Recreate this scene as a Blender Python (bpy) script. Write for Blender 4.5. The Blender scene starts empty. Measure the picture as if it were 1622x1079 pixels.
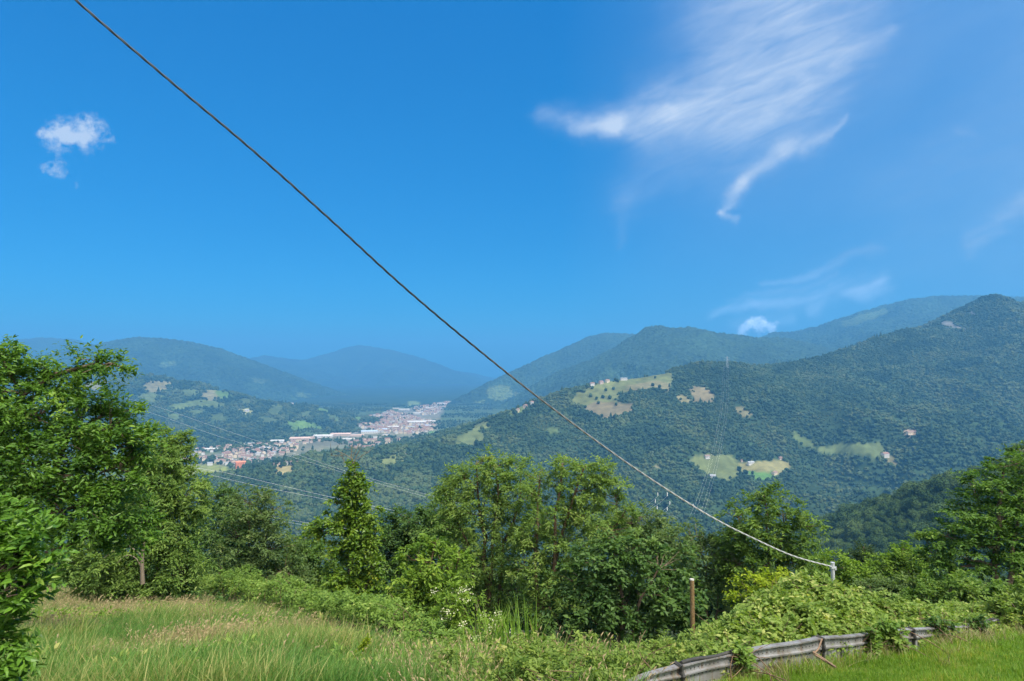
import bpy, math, random
import numpy as np
from mathutils import Vector

# ------------------------------------------------------------------ camera, world, sun, exposure
S = bpy.context.scene
COL = S.collection
FPX = 1050.0                       # focal length in photo pixels (photo 1622 x 1079)
PITCH = math.atan(40.0 / FPX)
cam_d = bpy.data.cameras.new('camera'); cam = bpy.data.objects.new('camera', cam_d); COL.objects.link(cam)
cam_d.sensor_width = 36.0; cam_d.lens = 36.0 * FPX / 1622.0
cam_d.clip_start = 0.1; cam_d.clip_end = 60000
cam.location = (0, 0, 0); cam.rotation_euler = (math.pi / 2 + PITCH, 0, 0)
S.camera = cam
CP, SP = math.cos(PITCH), math.sin(PITCH)

SUN_AZ, SUN_EL = math.radians(132), math.radians(58)      # azimuth from +Y towards +X
to_sun = Vector((math.sin(SUN_AZ) * math.cos(SUN_EL), math.cos(SUN_AZ) * math.cos(SUN_EL), math.sin(SUN_EL)))
sun_d = bpy.data.lights.new('sun', 'SUN'); sun = bpy.data.objects.new('sun', sun_d); COL.objects.link(sun)
sun_d.energy = 2.9; sun_d.angle = math.radians(14); sun_d.color = (1.0, 0.94, 0.82)
sun.rotation_euler = to_sun.to_track_quat('Z', 'Y').to_euler()
sun.location = (0, 0, 400)

S.view_settings.view_transform = 'Standard'; S.view_settings.look = 'None'
S.view_settings.gamma = 1.0; S.view_settings.exposure = 1.7
try:
    S.view_settings.use_curve_mapping = False
except Exception:
    pass
S.cycles.use_denoising = True
S.cycles.max_bounces = 6; S.cycles.diffuse_bounces = 3; S.cycles.glossy_bounces = 2
S.cycles.transmission_bounces = 4; S.cycles.volume_bounces = 0; S.cycles.transparent_max_bounces = 8
S.cycles.use_adaptive_sampling = True; S.cycles.adaptive_threshold = 0.015
S.cycles.sample_clamp_indirect = 6.0

W = bpy.data.worlds.new('World'); S.world = W; W.use_nodes = True
wn, wl = W.node_tree.nodes, W.node_tree.links
wn.clear()

def wmath(op, a, b=None, c=None, clamp=False):
    n = wn.new('ShaderNodeMath'); n.operation = op; n.use_clamp = clamp
    for i, v in enumerate((a, b, c)):
        if v is None: continue
        if isinstance(v, (int, float)): n.inputs[i].default_value = v
        else: wl.new(v, n.inputs[i])
    return n.outputs[0]

def build_world():
    out = wn.new('ShaderNodeOutputWorld'); bg = wn.new('ShaderNodeBackground')
    wl.new(bg.outputs[0], out.inputs[0]); bg.inputs[1].default_value = 0.075
    sky = wn.new('ShaderNodeTexSky'); sky.sky_type = 'NISHITA'; sky.sun_disc = False
    sky.sun_elevation = SUN_EL; sky.sun_rotation = SUN_AZ
    sky.altitude = 700; sky.air_density = 1.0; sky.dust_density = 0.6; sky.ozone_density = 2.0
    hs = wn.new('ShaderNodeHueSaturation'); hs.inputs['Saturation'].default_value = 1.42; hs.inputs['Hue'].default_value = 0.487
    hs.inputs['Value'].default_value = 1.08
    wl.new(sky.outputs[0], hs.inputs['Color'])
    tc = wn.new('ShaderNodeTexCoord'); sep = wn.new('ShaderNodeSeparateXYZ'); wl.new(tc.outputs['Generated'], sep.inputs[0])
    dx, dy, dz = sep.outputs
    # deep, polarised-looking blue of the photograph
    tr = wn.new('ShaderNodeValToRGB'); te = tr.color_ramp.elements
    te[0].position = 0.0; te[0].color = (0.039, 0.290, 0.470, 1); te[1].position = .55; te[1].color = (0.000, 0.577, 0.780, 1)
    for p_, c_ in ((.08, (0.010, 0.285, 0.480, 1)), (.18, (0.000, 0.340, 0.520, 1)), (.32, (0.000, 0.445, 0.624, 1))):
        e_ = te.new(p_); e_.color = c_
    wl.new(dz, tr.inputs[0])
    tm = wn.new('ShaderNodeMixRGB'); tm.blend_type = 'MULTIPLY'; tm.inputs[0].default_value = 1
    wl.new(hs.outputs[0], tm.inputs[1]); wl.new(tr.outputs[0], tm.inputs[2])
    dyc = wmath('MAXIMUM', dy, 0.05)
    u, v = wmath('DIVIDE', dx, dyc), wmath('DIVIDE', dz, dyc)
    front = wmath('GREATER_THAN', dy, 0.06)
    P = lambda px, py: ((px - 811.0) / FPX, (580.0 - py) / FPX)

    def noise(scale, detail, sx=1.0, sy=1.0, rot=0.0, rough=0.55, dist=0.0, off=0.0):
        # tangent-plane noise, stretched and turned: streaks of high cloud
        c, s = math.cos(rot), math.sin(rot)
        a = wmath('MULTIPLY', wmath('ADD', wmath('MULTIPLY', u, c), wmath('MULTIPLY', v, s)), sx)
        b = wmath('MULTIPLY', wmath('SUBTRACT', wmath('MULTIPLY', v, c), wmath('MULTIPLY', u, s)), sy)
        cb = wn.new('ShaderNodeCombineXYZ'); wl.new(a, cb.inputs[0]); wl.new(b, cb.inputs[1]); cb.inputs[2].default_value = off
        n = wn.new('ShaderNodeTexNoise'); n.inputs['Scale'].default_value = scale; n.inputs['Detail'].default_value = detail
        n.inputs['Roughness'].default_value = rough; n.inputs['Distortion'].default_value = dist
        wl.new(cb.outputs[0], n.inputs['Vector'])
        return n.outputs['Fac']

    # ragged edges: shift the lookup by noise before measuring distances
    w1, w2 = noise(9, 5, off=3.1), noise(9, 5, off=8.7)
    uw = wmath('ADD', u, wmath('MULTIPLY', wmath('SUBTRACT', w1, 0.5), 0.085))
    vw = wmath('ADD', v, wmath('MULTIPLY', wmath('SUBTRACT', w2, 0.5), 0.085))

    def seg(x1, y1, x2, y2, wa, wb, k, uu=uw, vv=vw, power=1.0):
        (ax, ay), (bx, by) = P(x1, y1), P(x2, y2)
        ex, ey = bx - ax, by - ay; L2 = ex * ex + ey * ey
        t = wmath('ADD', wmath('MULTIPLY', uu, ex / L2), wmath('MULTIPLY', vv, ey / L2))
        t = wmath('SUBTRACT', t, (ax * ex + ay * ey) / L2, clamp=True)
        qx = wmath('SUBTRACT', wmath('SUBTRACT', uu, ax), wmath('MULTIPLY', t, ex))
        qy = wmath('SUBTRACT', wmath('SUBTRACT', vv, ay), wmath('MULTIPLY', t, ey))
        d2 = wmath('ADD', wmath('MULTIPLY', qx, qx), wmath('MULTIPLY', qy, qy))
        wid = wmath('MULTIPLY_ADD', t, (wb - wa) / FPX, wa / FPX)
        g = wmath('DIVIDE', d2, wmath('MULTIPLY', wid, wid))
        return wmath('MULTIPLY', wmath('POWER', 2.718, wmath('MULTIPLY', g, -1.0)), k)

    def total(xs):
        s = xs[0]
        for x in xs[1:]: s = wmath('ADD', s, x)
        return s

    streak = noise(6, 10, 1.0, 5.0, math.radians(22), 0.56, 0.8, 1.3)
    streak2 = noise(6, 10, 1.0, 5.0, math.radians(38), 0.56, 0.8, 5.3)
    fine = noise(13, 9, 1.0, 4.0, math.radians(27), 0.6, 0.4, 2.2)
    # cirrus: broad veil, bright core on the left arm, hooked tail
    veil = total([
        seg(1180, 175, 1260, 30, 95, 120, .62), seg(1290, 95, 1430, 42, 50, 12, .34), seg(1050, 175, 1240, 150, 48, 70, .62),
        seg(860, 182, 1060, 172, 14, 34, .42), seg(1100, 210, 1010, 300, 85, 40, .26), seg(1180, 0, 1300, -30, 90, 120, .45),
        seg(1000, 320, 985, 385, 22, 7, .14), seg(1290, 40, 1250, 170, 60, 60, .22)])
    core = total([seg(925, 192, 975, 186, 17, 16, .75), seg(975, 186, 1060, 170, 16, 10, .38)])
    tail = total([seg(1352, 180, 1262, 238, 5, 14, .50), seg(1262, 238, 1185, 292, 17, 14, .72), seg(1185, 292, 1143, 322, 11, 6, .72), seg(1143, 322, 1168, 338, 5, 5, .55)])
    low = total([seg(1120, 500, 1395, 456, 8, 15, .42), seg(1205, 452, 1392, 402, 6, 11, .30), seg(1150, 480, 1330, 440, 5, 8, .2), seg(1300, 490, 1400, 455, 12, 12, .24),
                 seg(1165, 525, 1260, 505, 14, 14, .22),
                 seg(1540, 374, 1585, 366, 14, 12, .75), seg(1585, 340, 1640, 318, 18, 26, .62), seg(1440, 300, 1640, 180, 60, 120, .14),
                 seg(1530, 205, 1562, 212, 8, 8, .18)])
    mod1 = wmath('MULTIPLY_ADD', wmath('SUBTRACT', streak, 0.26), 1.45, wmath('MULTIPLY', wmath('SUBTRACT', fine, 0.5), .8), clamp=True)
    mod2 = wmath('MULTIPLY_ADD', wmath('SUBTRACT', streak2, 0.30), 1.8, wmath('MULTIPLY', wmath('SUBTRACT', fine, 0.5), 1.1), clamp=True)
    cirrus = total([wmath('MULTIPLY', veil, wmath('MULTIPLY_ADD', mod1, .74, .24)), wmath('MULTIPLY', core, wmath('MULTIPLY_ADD', mod1, .55, .50)),
                    wmath('MULTIPLY', tail, wmath('MULTIPLY_ADD', mod2, .45, .38)), wmath('MULTIPLY', low, wmath('MULTIPLY_ADD', mod1, .75, .1))])
    # small cumulus puffs
    puff = noise(30, 9, 1, 1, 0, 0.66, 0.4, 4.4)
    puff2 = noise(85, 6, 1, 1, 0, 0.6, 0.3, 6.4)
    pn = wmath('ADD', wmath('MULTIPLY', wmath('SUBTRACT', puff, 0.5), 2.2), wmath('MULTIPLY', wmath('SUBTRACT', puff2, 0.5), 1.6))
    w3, w4 = noise(38, 6, off=13.1), noise(38, 6, off=18.7)
    uc = wmath('ADD', uw, wmath('MULTIPLY', wmath('SUBTRACT', w3, 0.5), 0.05)); vc = wmath('ADD', vw, wmath('MULTIPLY', wmath('SUBTRACT', w4, 0.5), 0.05))
    sg = lambda *q: seg(*q, uu=uc, vv=vc)
    cu = total([sg(75, 212, 118, 215, 17, 26, 1.15), sg(100, 196, 135, 205, 14, 18, .5), sg(150, 205, 182, 216, 18, 8, .45), sg(75, 240, 66, 265, 11, 14, .34),
                sg(50, 268, 90, 272, 6, 7, .30), sg(108, 284, 116, 284, 5, 5, .25), sg(205, 160, 215, 158, 4, 4, .12),
                sg(1178, 533, 1230, 531, 9, 6, .75), sg(1192, 522, 1212, 524, 9, 8, .6), sg(1196, 511, 1200, 514, 7, 6, .5), sg(1222, 524, 1232, 520, 5, 4, .3)])
    cum = wmath('MULTIPLY', wmath('SUBTRACT', wmath('ADD', cu, wmath('MULTIPLY', pn, wmath('MINIMUM', wmath('MULTIPLY', cu, 2.2), 1.0))), 0.10), 0.95, clamp=True)
    dens = wmath('MULTIPLY', wmath('ADD', cirrus, wmath('MULTIPLY', cum, 0.92)), front, clamp=True)
    # thin milkiness towards the right and the horizon
    milk = wmath('MULTIPLY', wmath('MULTIPLY_ADD', dx, 0.85, -.06, clamp=True), wmath('MULTIPLY_ADD', noise(2.2, 6, 1, 2.5, .4, .6, .5, 7.7), 1.0, .3))
    mix1 = wn.new('ShaderNodeMix'); mix1.data_type = 'RGBA'
    wl.new(milk, mix1.inputs[0]); wl.new(tm.outputs[0], mix1.inputs[6]); mix1.inputs[7].default_value = (1.55, 2.5, 3.7, 1)
    mix2 = wn.new('ShaderNodeMix'); mix2.data_type = 'RGBA'
    cc = wn.new('ShaderNodeMixRGB'); cc.blend_type = 'MULTIPLY'; cc.inputs[0].default_value = 1; cc.inputs[1].default_value = (2.65, 3.15, 3.9, 1)
    bri = wmath('MULTIPLY_ADD', wmath('SUBTRACT', 1.0, wmath('MULTIPLY', v, 6.0), clamp=True), 3.0, 1.0)      # sunlit clouds far off are brighter than thin high ones
    wl.new(bri, cc.inputs[2])
    wl.new(dens, mix2.inputs[0]); wl.new(mix1.outputs[2], mix2.inputs[6]); wl.new(cc.outputs[0], mix2.inputs[7])
    # unseen broken white clouds, added behind the viewer as soft fill light
    bn = wn.new('ShaderNodeTexNoise'); bn.inputs['Scale'].default_value = 3.2; bn.inputs['Detail'].default_value = 7
    wl.new(tc.outputs['Generated'], bn.inputs['Vector'])
    bd = wmath('MULTIPLY', wmath('SUBTRACT', bn.outputs['Fac'], .34), 6.0, clamp=True)
    bd = wmath('MULTIPLY', bd, wmath('MULTIPLY', wmath('SUBTRACT', -0.05, dy), 5.0, clamp=True))
    mix3 = wn.new('ShaderNodeMix'); mix3.data_type = 'RGBA'
    wl.new(bd, mix3.inputs[0]); wl.new(mix2.outputs[2], mix3.inputs[6]); mix3.inputs[7].default_value = (12.0, 11.9, 11.5, 1)
    wl.new(mix3.outputs[2], bg.inputs[0])
build_world()

# ------------------------------------------------------------------ helpers
def ray(px, py):
    a, b = (px - 811.0) / FPX, (539.5 - py) / FPX
    return np.array([a, CP - b * SP, SP + b * CP])

def at(px, py, Y):
    d = ray(px, py)
    return d * (Y / d[1])

def proj(x, y, z):
    f = y * CP + z * SP
    f = np.where(np.abs(f) < 1e-3, 1e-3, f)
    up = -y * SP + z * CP
    return 811.0 + FPX * x / f, 539.5 - FPX * up / f, f

def tag(o, label=None, cat=None, group=None, kind=None):
    if label: o['label'] = label
    if cat: o['category'] = cat
    if group: o['group'] = group
    if kind: o['kind'] = kind
    return o

def empty(name, loc, label=None, cat=None, group=None):
    o = bpy.data.objects.new(name, None); COL.objects.link(o); o.location = tuple(float(v) for v in loc)
    o.empty_display_size = 0.3
    return tag(o, label, cat, group)

def make_mesh(name, V, tris=None, quads=None, mats=(), midx=None, smooth=False, attrs=None):
    V = np.asarray(V, dtype=np.float32).reshape(-1, 3)
    loops, starts, totals, p = [], [], [], 0
    for F, k in ((tris, 3), (quads, 4)):
        if F is None or len(F) == 0: continue
        F = np.asarray(F, dtype=np.int32).reshape(-1, k)
        loops.append(F.ravel()); starts.append(p + k * np.arange(len(F), dtype=np.int32)); totals.append(np.full(len(F), k, np.int32)); p += k * len(F)
    me = bpy.data.meshes.new(name)
    me.vertices.add(len(V)); me.vertices.foreach_set('co', V.ravel())
    loops = np.concatenate(loops); starts = np.concatenate(starts); totals = np.concatenate(totals)
    me.loops.add(len(loops)); me.loops.foreach_set('vertex_index', loops)
    me.polygons.add(len(starts)); me.polygons.foreach_set('loop_start', starts); me.polygons.foreach_set('loop_total', totals)
    for m in mats: me.materials.append(m)
    if midx is not None: me.polygons.foreach_set('material_index', np.asarray(midx, np.int32))
    me.polygons.foreach_set('use_smooth', np.full(len(starts), bool(smooth)))
    for an, (typ, data) in (attrs or {}).items():
        a = me.attributes.new(an, typ, 'POINT')
        a.data.foreach_set('color' if typ == 'FLOAT_COLOR' else 'value', np.asarray(data, np.float32).ravel())
    me.update(calc_edges=True)
    return me

def link(name, me, parent=None, loc=(0, 0, 0), rz=0.0):
    o = bpy.data.objects.new(name, me); COL.objects.link(o)
    o.location = tuple(float(v) for v in loc); o.rotation_euler = (0, 0, rz)
    if parent is not None: o.parent = parent
    return o

class Geo:
    """collects verts / tris / quads of one mesh"""
    def __init__(s): s.V, s.T, s.Q, s.n, s.mt, s.mq = [], [], [], 0, [], []
    def add(s, V, T=None, Q=None, m=0):
        V = np.asarray(V, float).reshape(-1, 3)
        if T is not None and len(T): T = np.asarray(T, int).reshape(-1, 3); s.T.append(T + s.n); s.mt += [m] * len(T)
        if Q is not None and len(Q): Q = np.asarray(Q, int).reshape(-1, 4); s.Q.append(Q + s.n); s.mq += [m] * len(Q)
        s.V.append(V); s.n += len(V)
        return s
    def box(s, cx, cy, cz, sx, sy, sz, rz=0.0, m=0):
        c, q = math.cos(rz), math.sin(rz); V = []
        for z in (-.5, .5):
            for x, y in ((-.5, -.5), (.5, -.5), (.5, .5), (-.5, .5)):
                a, b = x * sx, y * sy; V.append((cx + a * c - b * q, cy + a * q + b * c, cz + z * sz))
        return s.add(V, Q=[(3, 2, 1, 0), (4, 5, 6, 7), (0, 1, 5, 4), (1, 2, 6, 5), (2, 3, 7, 6), (3, 0, 4, 7)], m=m)
    def tube(s, pts, radii, k=6, m=0, cap=True):
        pts = np.asarray(pts, float); n = len(pts)
        radii = np.broadcast_to(np.asarray(radii, float), (n,))
        tan = np.gradient(pts, axis=0); tan /= np.linalg.norm(tan, axis=1)[:, None] + 1e-9
        ref = np.array([0, 0, 1.0]) if abs(tan[0][2]) < .9 else np.array([1.0, 0, 0])
        a = np.cross(tan, ref); a /= np.linalg.norm(a, axis=1)[:, None] + 1e-9
        b = np.cross(tan, a)
        th = np.arange(k) * 2 * math.pi / k
        V = pts[:, None, :] + radii[:, None, None] * (np.cos(th)[None, :, None] * a[:, None, :] + np.sin(th)[None, :, None] * b[:, None, :])
        i, j = np.meshgrid(np.arange(n - 1), np.arange(k), indexing='ij'); j2 = (j + 1) % k
        Q = np.stack([i * k + j, (i + 1) * k + j, (i + 1) * k + j2, i * k + j2], -1).reshape(-1, 4)
        s.add(V.reshape(-1, 3), Q=Q, m=m)
        if cap:
            s.add(np.vstack([V[-1], pts[-1]]), T=[(q, (q + 1) % k, k) for q in range(k)], m=m)
            s.add(np.vstack([V[0], pts[0]]), T=[((q + 1) % k, q, k) for q in range(k)], m=m)
        return s
    def mesh(s, name, mats, smooth=False, attrs=None):
        return make_mesh(name, np.vstack(s.V), np.vstack(s.T) if s.T else None, np.vstack(s.Q) if s.Q else None, mats, s.mt + s.mq, smooth, attrs)

def smooth_path(P, n):
    P = np.asarray(P, float); k = len(P); t = np.arange(k); tt = np.linspace(0, k - 1, n); out = np.zeros((n, 3))
    i = np.clip(tt.astype(int), 0, k - 2); f = tt - i
    p0, p1, p2, p3 = P[np.maximum(i - 1, 0)], P[i], P[i + 1], P[np.minimum(i + 2, k - 1)]
    f = f[:, None]
    return .5 * (2 * p1 + (p2 - p0) * f + (2 * p0 - 5 * p1 + 4 * p2 - p3) * f ** 2 + (3 * p1 - p0 - 3 * p2 + p3) * f ** 3)

# value noise
def _h(ix, iy, seed):
    n = (ix.astype(np.int64) * 374761393 + iy.astype(np.int64) * 668265263 + seed * 974634777) & 0xffffffff
    n = ((n ^ (n >> 13)) * 1274126177) & 0xffffffff
    return ((n ^ (n >> 16)) & 0xffff) / 65535.0
def vnoise(x, y, seed=0):
    x = np.asarray(x, float); y = np.asarray(y, float)
    ix, iy = np.floor(x), np.floor(y); fx, fy = x - ix, y - iy
    fx = fx * fx * fx * (fx * (fx * 6 - 15) + 10); fy = fy * fy * fy * (fy * (fy * 6 - 15) + 10)
    a, b, c, d = _h(ix, iy, seed), _h(ix + 1, iy, seed), _h(ix, iy + 1, seed), _h(ix + 1, iy + 1, seed)
    return (a + (b - a) * fx) * (1 - fy) + (c + (d - c) * fx) * fy
def fbm(x, y, seed=0, oct=4, gain=.5):
    s, a, t = 0, 1.0, 0
    for o in range(oct):
        s = s + a * vnoise(x * 2 ** o + 17.3 * o, y * 2 ** o - 9.1 * o, seed + o); t += a; a *= gain
    return s / t - 0.5

def in_poly(px, py, poly):
    inside = np.zeros(np.shape(px), bool); n = len(poly); j = n - 1
    for i in range(n):
        xi, yi = poly[i]; xj, yj = poly[j]
        c = ((yi > py) != (yj > py)) & (px < (xj - xi) * (py - yi) / ((yj - yi) + 1e-12) + xi)
        inside ^= c; j = i
    return inside

# ------------------------------------------------------------------ materials
def new_mat(name):
    m = bpy.data.materials.new(name); m.use_nodes = True; nt = m.node_tree
    return m, nt, nt.nodes['Principled BSDF']

def plain(name, col, rough=.6, metal=0.0, vary=.25, scale=6.0, bump=0.0, col2=None, coord='Object'):
    m, nt, b = new_mat(name); N, L = nt.nodes, nt.links
    tc = N.new('ShaderNodeTexCoord'); nz = N.new('ShaderNodeTexNoise'); nz.inputs['Scale'].default_value = scale; nz.inputs['Detail'].default_value = 6
    L.new(tc.outputs[coord], nz.inputs['Vector'])
    r = N.new('ShaderNodeValToRGB'); c2 = col2 or tuple(c * (1 - vary) for c in col)
    r.color_ramp.elements[0].position = .32; r.color_ramp.elements[1].position = .68
    r.color_ramp.elements[0].color = (*c2, 1); r.color_ramp.elements[1].color = (*col, 1)
    L.new(nz.outputs['Fac'], r.inputs[0]); L.new(r.outputs[0], b.inputs['Base Color'])
    b.inputs['Roughness'].default_value = rough; b.inputs['Metallic'].default_value = metal
    b.inputs['Specular IOR Level'].default_value = .3
    if bump:
        bp = N.new('ShaderNodeBump'); bp.inputs['Strength'].default_value = bump; L.new(nz.outputs['Fac'], bp.inputs['Height']); L.new(bp.outputs[0], b.inputs['Normal'])
    return m

def leaf_mat(name, c1, c2, c3=None, transl=.3, rough=.45, spec=.35):
    """leaf colour: per-leaf 'tint' between c1 and c2, some leaves c3"""
    g_ = lambda c: (min(c[0] * 1.6, .6), min(c[1] * 1.5, .55), c[2] * 1.05)
    if 'dry' not in name: c1, c2, c3 = g_(c1), g_(c2), g_(c3) if c3 else None
    m, nt, b = new_mat(name); N, L = nt.nodes, nt.links
    a = N.new('ShaderNodeAttribute'); a.attribute_name = 'tint'
    r = N.new('ShaderNodeValToRGB'); e = r.color_ramp.elements
    e[0].position = 0.0; e[0].color = (*c1, 1); e[1].position = .85; e[1].color = (*c2, 1)
    if c3: x = e.new(1.0); x.color = (*c3, 1)
    L.new(a.outputs['Fac'], r.inputs[0])
    L.new(r.outputs[0], b.inputs['Base Color']); b.inputs['Roughness'].default_value = rough + .08; b.inputs['Specular IOR Level'].default_value = spec * .5
    t = N.new('ShaderNodeBsdfTranslucent'); g = N.new('ShaderNodeMixRGB'); g.blend_type = 'MULTIPLY'; g.inputs[0].default_value = 1
    L.new(r.outputs[0], g.inputs[1]); g.inputs[2].default_value = (1.5, 1.55, .6, 1); L.new(g.outputs[0], t.inputs['Color'])
    mx = N.new('ShaderNodeMixShader'); mx.inputs[0].default_value = min(transl + .1, .45)
    L.new(b.outputs[0], mx.inputs[1]); L.new(t.outputs[0], mx.inputs[2]); L.new(mx.outputs[0], N['Material Output'].inputs['Surface'])
    return m

def crown_mat(name, cols, scale, bump=.6, bdist=1.0):
    """far tree crowns: one tone per tree (instance random) plus leaf-mass grain"""
    m, nt, b = new_mat(name); N, L = nt.nodes, nt.links
    oi = N.new('ShaderNodeObjectInfo'); r = N.new('ShaderNodeValToRGB'); e = r.color_ramp.elements
    e[0].position = 0; e[0].color = (*cols[0], 1); e[1].position = 1; e[1].color = (*cols[-1], 1)
    for i, c in enumerate(cols[1:-1]): x = e.new((i + 1) / (len(cols) - 1)); x.color = (*c, 1)
    ge = N.new('ShaderNodeNewGeometry'); st = N.new('ShaderNodeTexNoise'); st.inputs['Scale'].default_value = .009; st.inputs['Detail'].default_value = 3; L.new(ge.outputs['Position'], st.inputs['Vector'])
    m1 = N.new('ShaderNodeMath'); m1.operation = 'MULTIPLY_ADD'; m1.inputs[1].default_value = 3.4; m1.inputs[2].default_value = -1.5; L.new(st.outputs['Fac'], m1.inputs[0])   # stands of different species
    m2 = N.new('ShaderNodeMath'); m2.operation = 'MULTIPLY_ADD'; m2.inputs[1].default_value = .7; m2.use_clamp = True; L.new(oi.outputs['Random'], m2.inputs[0]); L.new(m1.outputs[0], m2.inputs[2])
    L.new(m2.outputs[0], r.inputs[0])
    tc = N.new('ShaderNodeTexCoord'); nz = N.new('ShaderNodeTexNoise'); nz.inputs['Scale'].default_value = scale; nz.inputs['Detail'].default_value = 4
    L.new(tc.outputs['Object'], nz.inputs['Vector'])
    mp = N.new('ShaderNodeMapRange'); mp.inputs[1].default_value = .3; mp.inputs[2].default_value = .7; mp.inputs[3].default_value = .7; mp.inputs[4].default_value = 1.25
    L.new(nz.outputs['Fac'], mp.inputs[0])
    mu = N.new('ShaderNodeMixRGB'); mu.blend_type = 'MULTIPLY'; mu.inputs[0].default_value = 1; L.new(r.outputs[0], mu.inputs[1]); L.new(mp.outputs[0], mu.inputs[2])
    L.new(mu.outputs[0], b.inputs['Base Color']); b.inputs['Roughness'].default_value = .8; b.inputs['Specular IOR Level'].default_value = .1
    bp = N.new('ShaderNodeBump'); bp.inputs['Strength'].default_value = bump; bp.inputs['Distance'].default_value = bdist; L.new(nz.outputs['Fac'], bp.inputs['Height']); L.new(bp.outputs[0], b.inputs['Normal'])
    return m

def ground_mat(name, scale, amp=.5, scale2=None, bump=0.0, bdist=1.0):
    """terrain: colour from the 'cover' attribute (meadow, wood, rock), grain from noise in metres"""
    m, nt, b = new_mat(name); N, L = nt.nodes, nt.links
    a = N.new('ShaderNodeAttribute'); a.attribute_name = 'cover'
    tc = N.new('ShaderNodeTexCoord')
    def nz(s, d):
        n = N.new('ShaderNodeTexNoise'); n.inputs['Scale'].default_value = s; n.inputs['Detail'].default_value = d; L.new(tc.outputs['Object'], n.inputs['Vector']); return n.outputs['Fac']
    n1, n2 = nz(scale, 6), nz(scale2 or scale * .12, 4)
    mp = N.new('ShaderNodeMapRange'); mp.inputs[1].default_value = .3; mp.inputs[2].default_value = .7; mp.inputs[3].default_value = 1 - amp; mp.inputs[4].default_value = 1 + amp
    L.new(n1, mp.inputs[0])
    mp2 = N.new('ShaderNodeMapRange'); mp2.inputs[1].default_value = .3; mp2.inputs[2].default_value = .7; mp2.inputs[3].default_value = .75; mp2.inputs[4].default_value = 1.25
    L.new(n2, mp2.inputs[0])
    p = N.new('ShaderNodeMath'); p.operation = 'MULTIPLY'; L.new(mp.outputs[0], p.inputs[0]); L.new(mp2.outputs[0], p.inputs[1])
    mu = N.new('ShaderNodeMixRGB'); mu.blend_type = 'MULTIPLY'; mu.inputs[0].default_value = 1; L.new(a.outputs['Color'], mu.inputs[1]); L.new(p.outputs[0], mu.inputs[2])
    L.new(mu.outputs[0], b.inputs['Base Color']); b.inputs['Roughness'].default_value = .9; b.inputs['Specular IOR Level'].default_value = .1
    if bump:
        bp = N.new('ShaderNodeBump'); bp.inputs['Strength'].default_value = bump; bp.inputs['Distance'].default_value = bdist; L.new(n1, bp.inputs['Height']); L.new(bp.outputs[0], b.inputs['Normal'])
    return m

WOOD = (.024, .045, .020); MEADOW = (.080, .110, .038); TAN = (.140, .130, .066); BROWN = (.125, .106, .058); BRIGHT = (.075, .13, .035); ROCK = (.125, .125, .12)
M_far = ground_mat('far_wooded_slope', .045, .6, .004, 1.0, 18.0)
M_hill = ground_mat('wooded_slope', .05, .3, .006)
M_near = ground_mat('hillside_soil', 1.6, .35, .22, .5, .05)

# ------------------------------------------------------------------ terrain: near hillside
FLOOR = -300.0
def plane_y(py):
    k = (py - 580.0) / FPX; return 1.5 / (k - .30)
def gp(px, py):
    Y = plane_y(py); p = at(px, py, Y); return (p[0], Y)
BANK = np.array([gp(275, 943), gp(330, 950), gp(420, 966), gp(520, 990), gp(600, 1011), gp(690, 1043), gp(820, 1058), gp(1000, 1053), gp(1130, 1034), (4.4, 14.0), (7.0, 17.5), (12.0, 20.5), (20.0, 24.0)])
def near_z(x, y):
    x = np.asarray(x, float); y = np.asarray(y, float)
    a = -1.5 - .30 * np.clip(y, -30, 35)
    b = np.maximum(y - 35, 0)
    z = a - .50 * b + .02 * b * np.exp(-b / 30)
    yb = np.interp(x, BANK[:, 0], BANK[:, 1]); t = np.clip((y - yb) / 3.0, 0, 1)       # the bank behind hedge and weeds
    z = z - 1.7 * t * t * (3 - 2 * t) * np.clip((x + 22) / 8, 0, 1)
    z = z + fbm(x / 9, y / 9, 5, 3) * .5 * np.clip((y - 3) / 10, 0, 1) + fbm(x / 60, y / 60, 8, 3) * np.clip(b / 10, 0, 9)
    return np.maximum(z, FLOOR - 8)

def build_near():
    # finer rows close by, coarser further down the slope
    ys = np.concatenate([np.arange(-14, 42, .5), 42 + np.cumsum(np.linspace(.8, 14, 85))])
    xs = np.concatenate([-30 - np.cumsum(np.linspace(.6, 16, 60))[::-1], np.arange(-30, 30.01, .6), 30 + np.cumsum(np.linspace(.6, 16, 60))])
    X, Y = np.meshgrid(xs, ys); Z = near_z(X, Y)
    ny, nx = X.shape; i, j = np.meshgrid(np.arange(ny - 1), np.arange(nx - 1), indexing='ij')
    Q = np.stack([i * nx + j, i * nx + j + 1, (i + 1) * nx + j + 1, (i + 1) * nx + j], -1).reshape(-1, 4)
    cov = np.ones((ny * nx, 4)); x, y = X.ravel(), Y.ravel()
    base = np.array([.075, .095, .035])[None] * np.ones((len(x), 1))
    far = (y > 22) | (y > 15.5 - .25 * x) & (x < 6) & (y > 12.5); base[far] = (.030, .040, .018)  # dark woodland ground; shade under the tree belt is painted in too
    lawn = (x > 1.0 + .25 * y) & (y < 24); base[lawn] = (.085, .15, .035); soil = lawn & (fbm(x / 1.3, y / 1.3, 643, 3) > .10); base[soil] = (.11, .095, .05)
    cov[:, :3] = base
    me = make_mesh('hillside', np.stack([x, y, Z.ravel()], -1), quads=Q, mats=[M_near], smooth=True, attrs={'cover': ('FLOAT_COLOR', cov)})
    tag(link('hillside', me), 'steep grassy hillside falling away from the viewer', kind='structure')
build_near()

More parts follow.
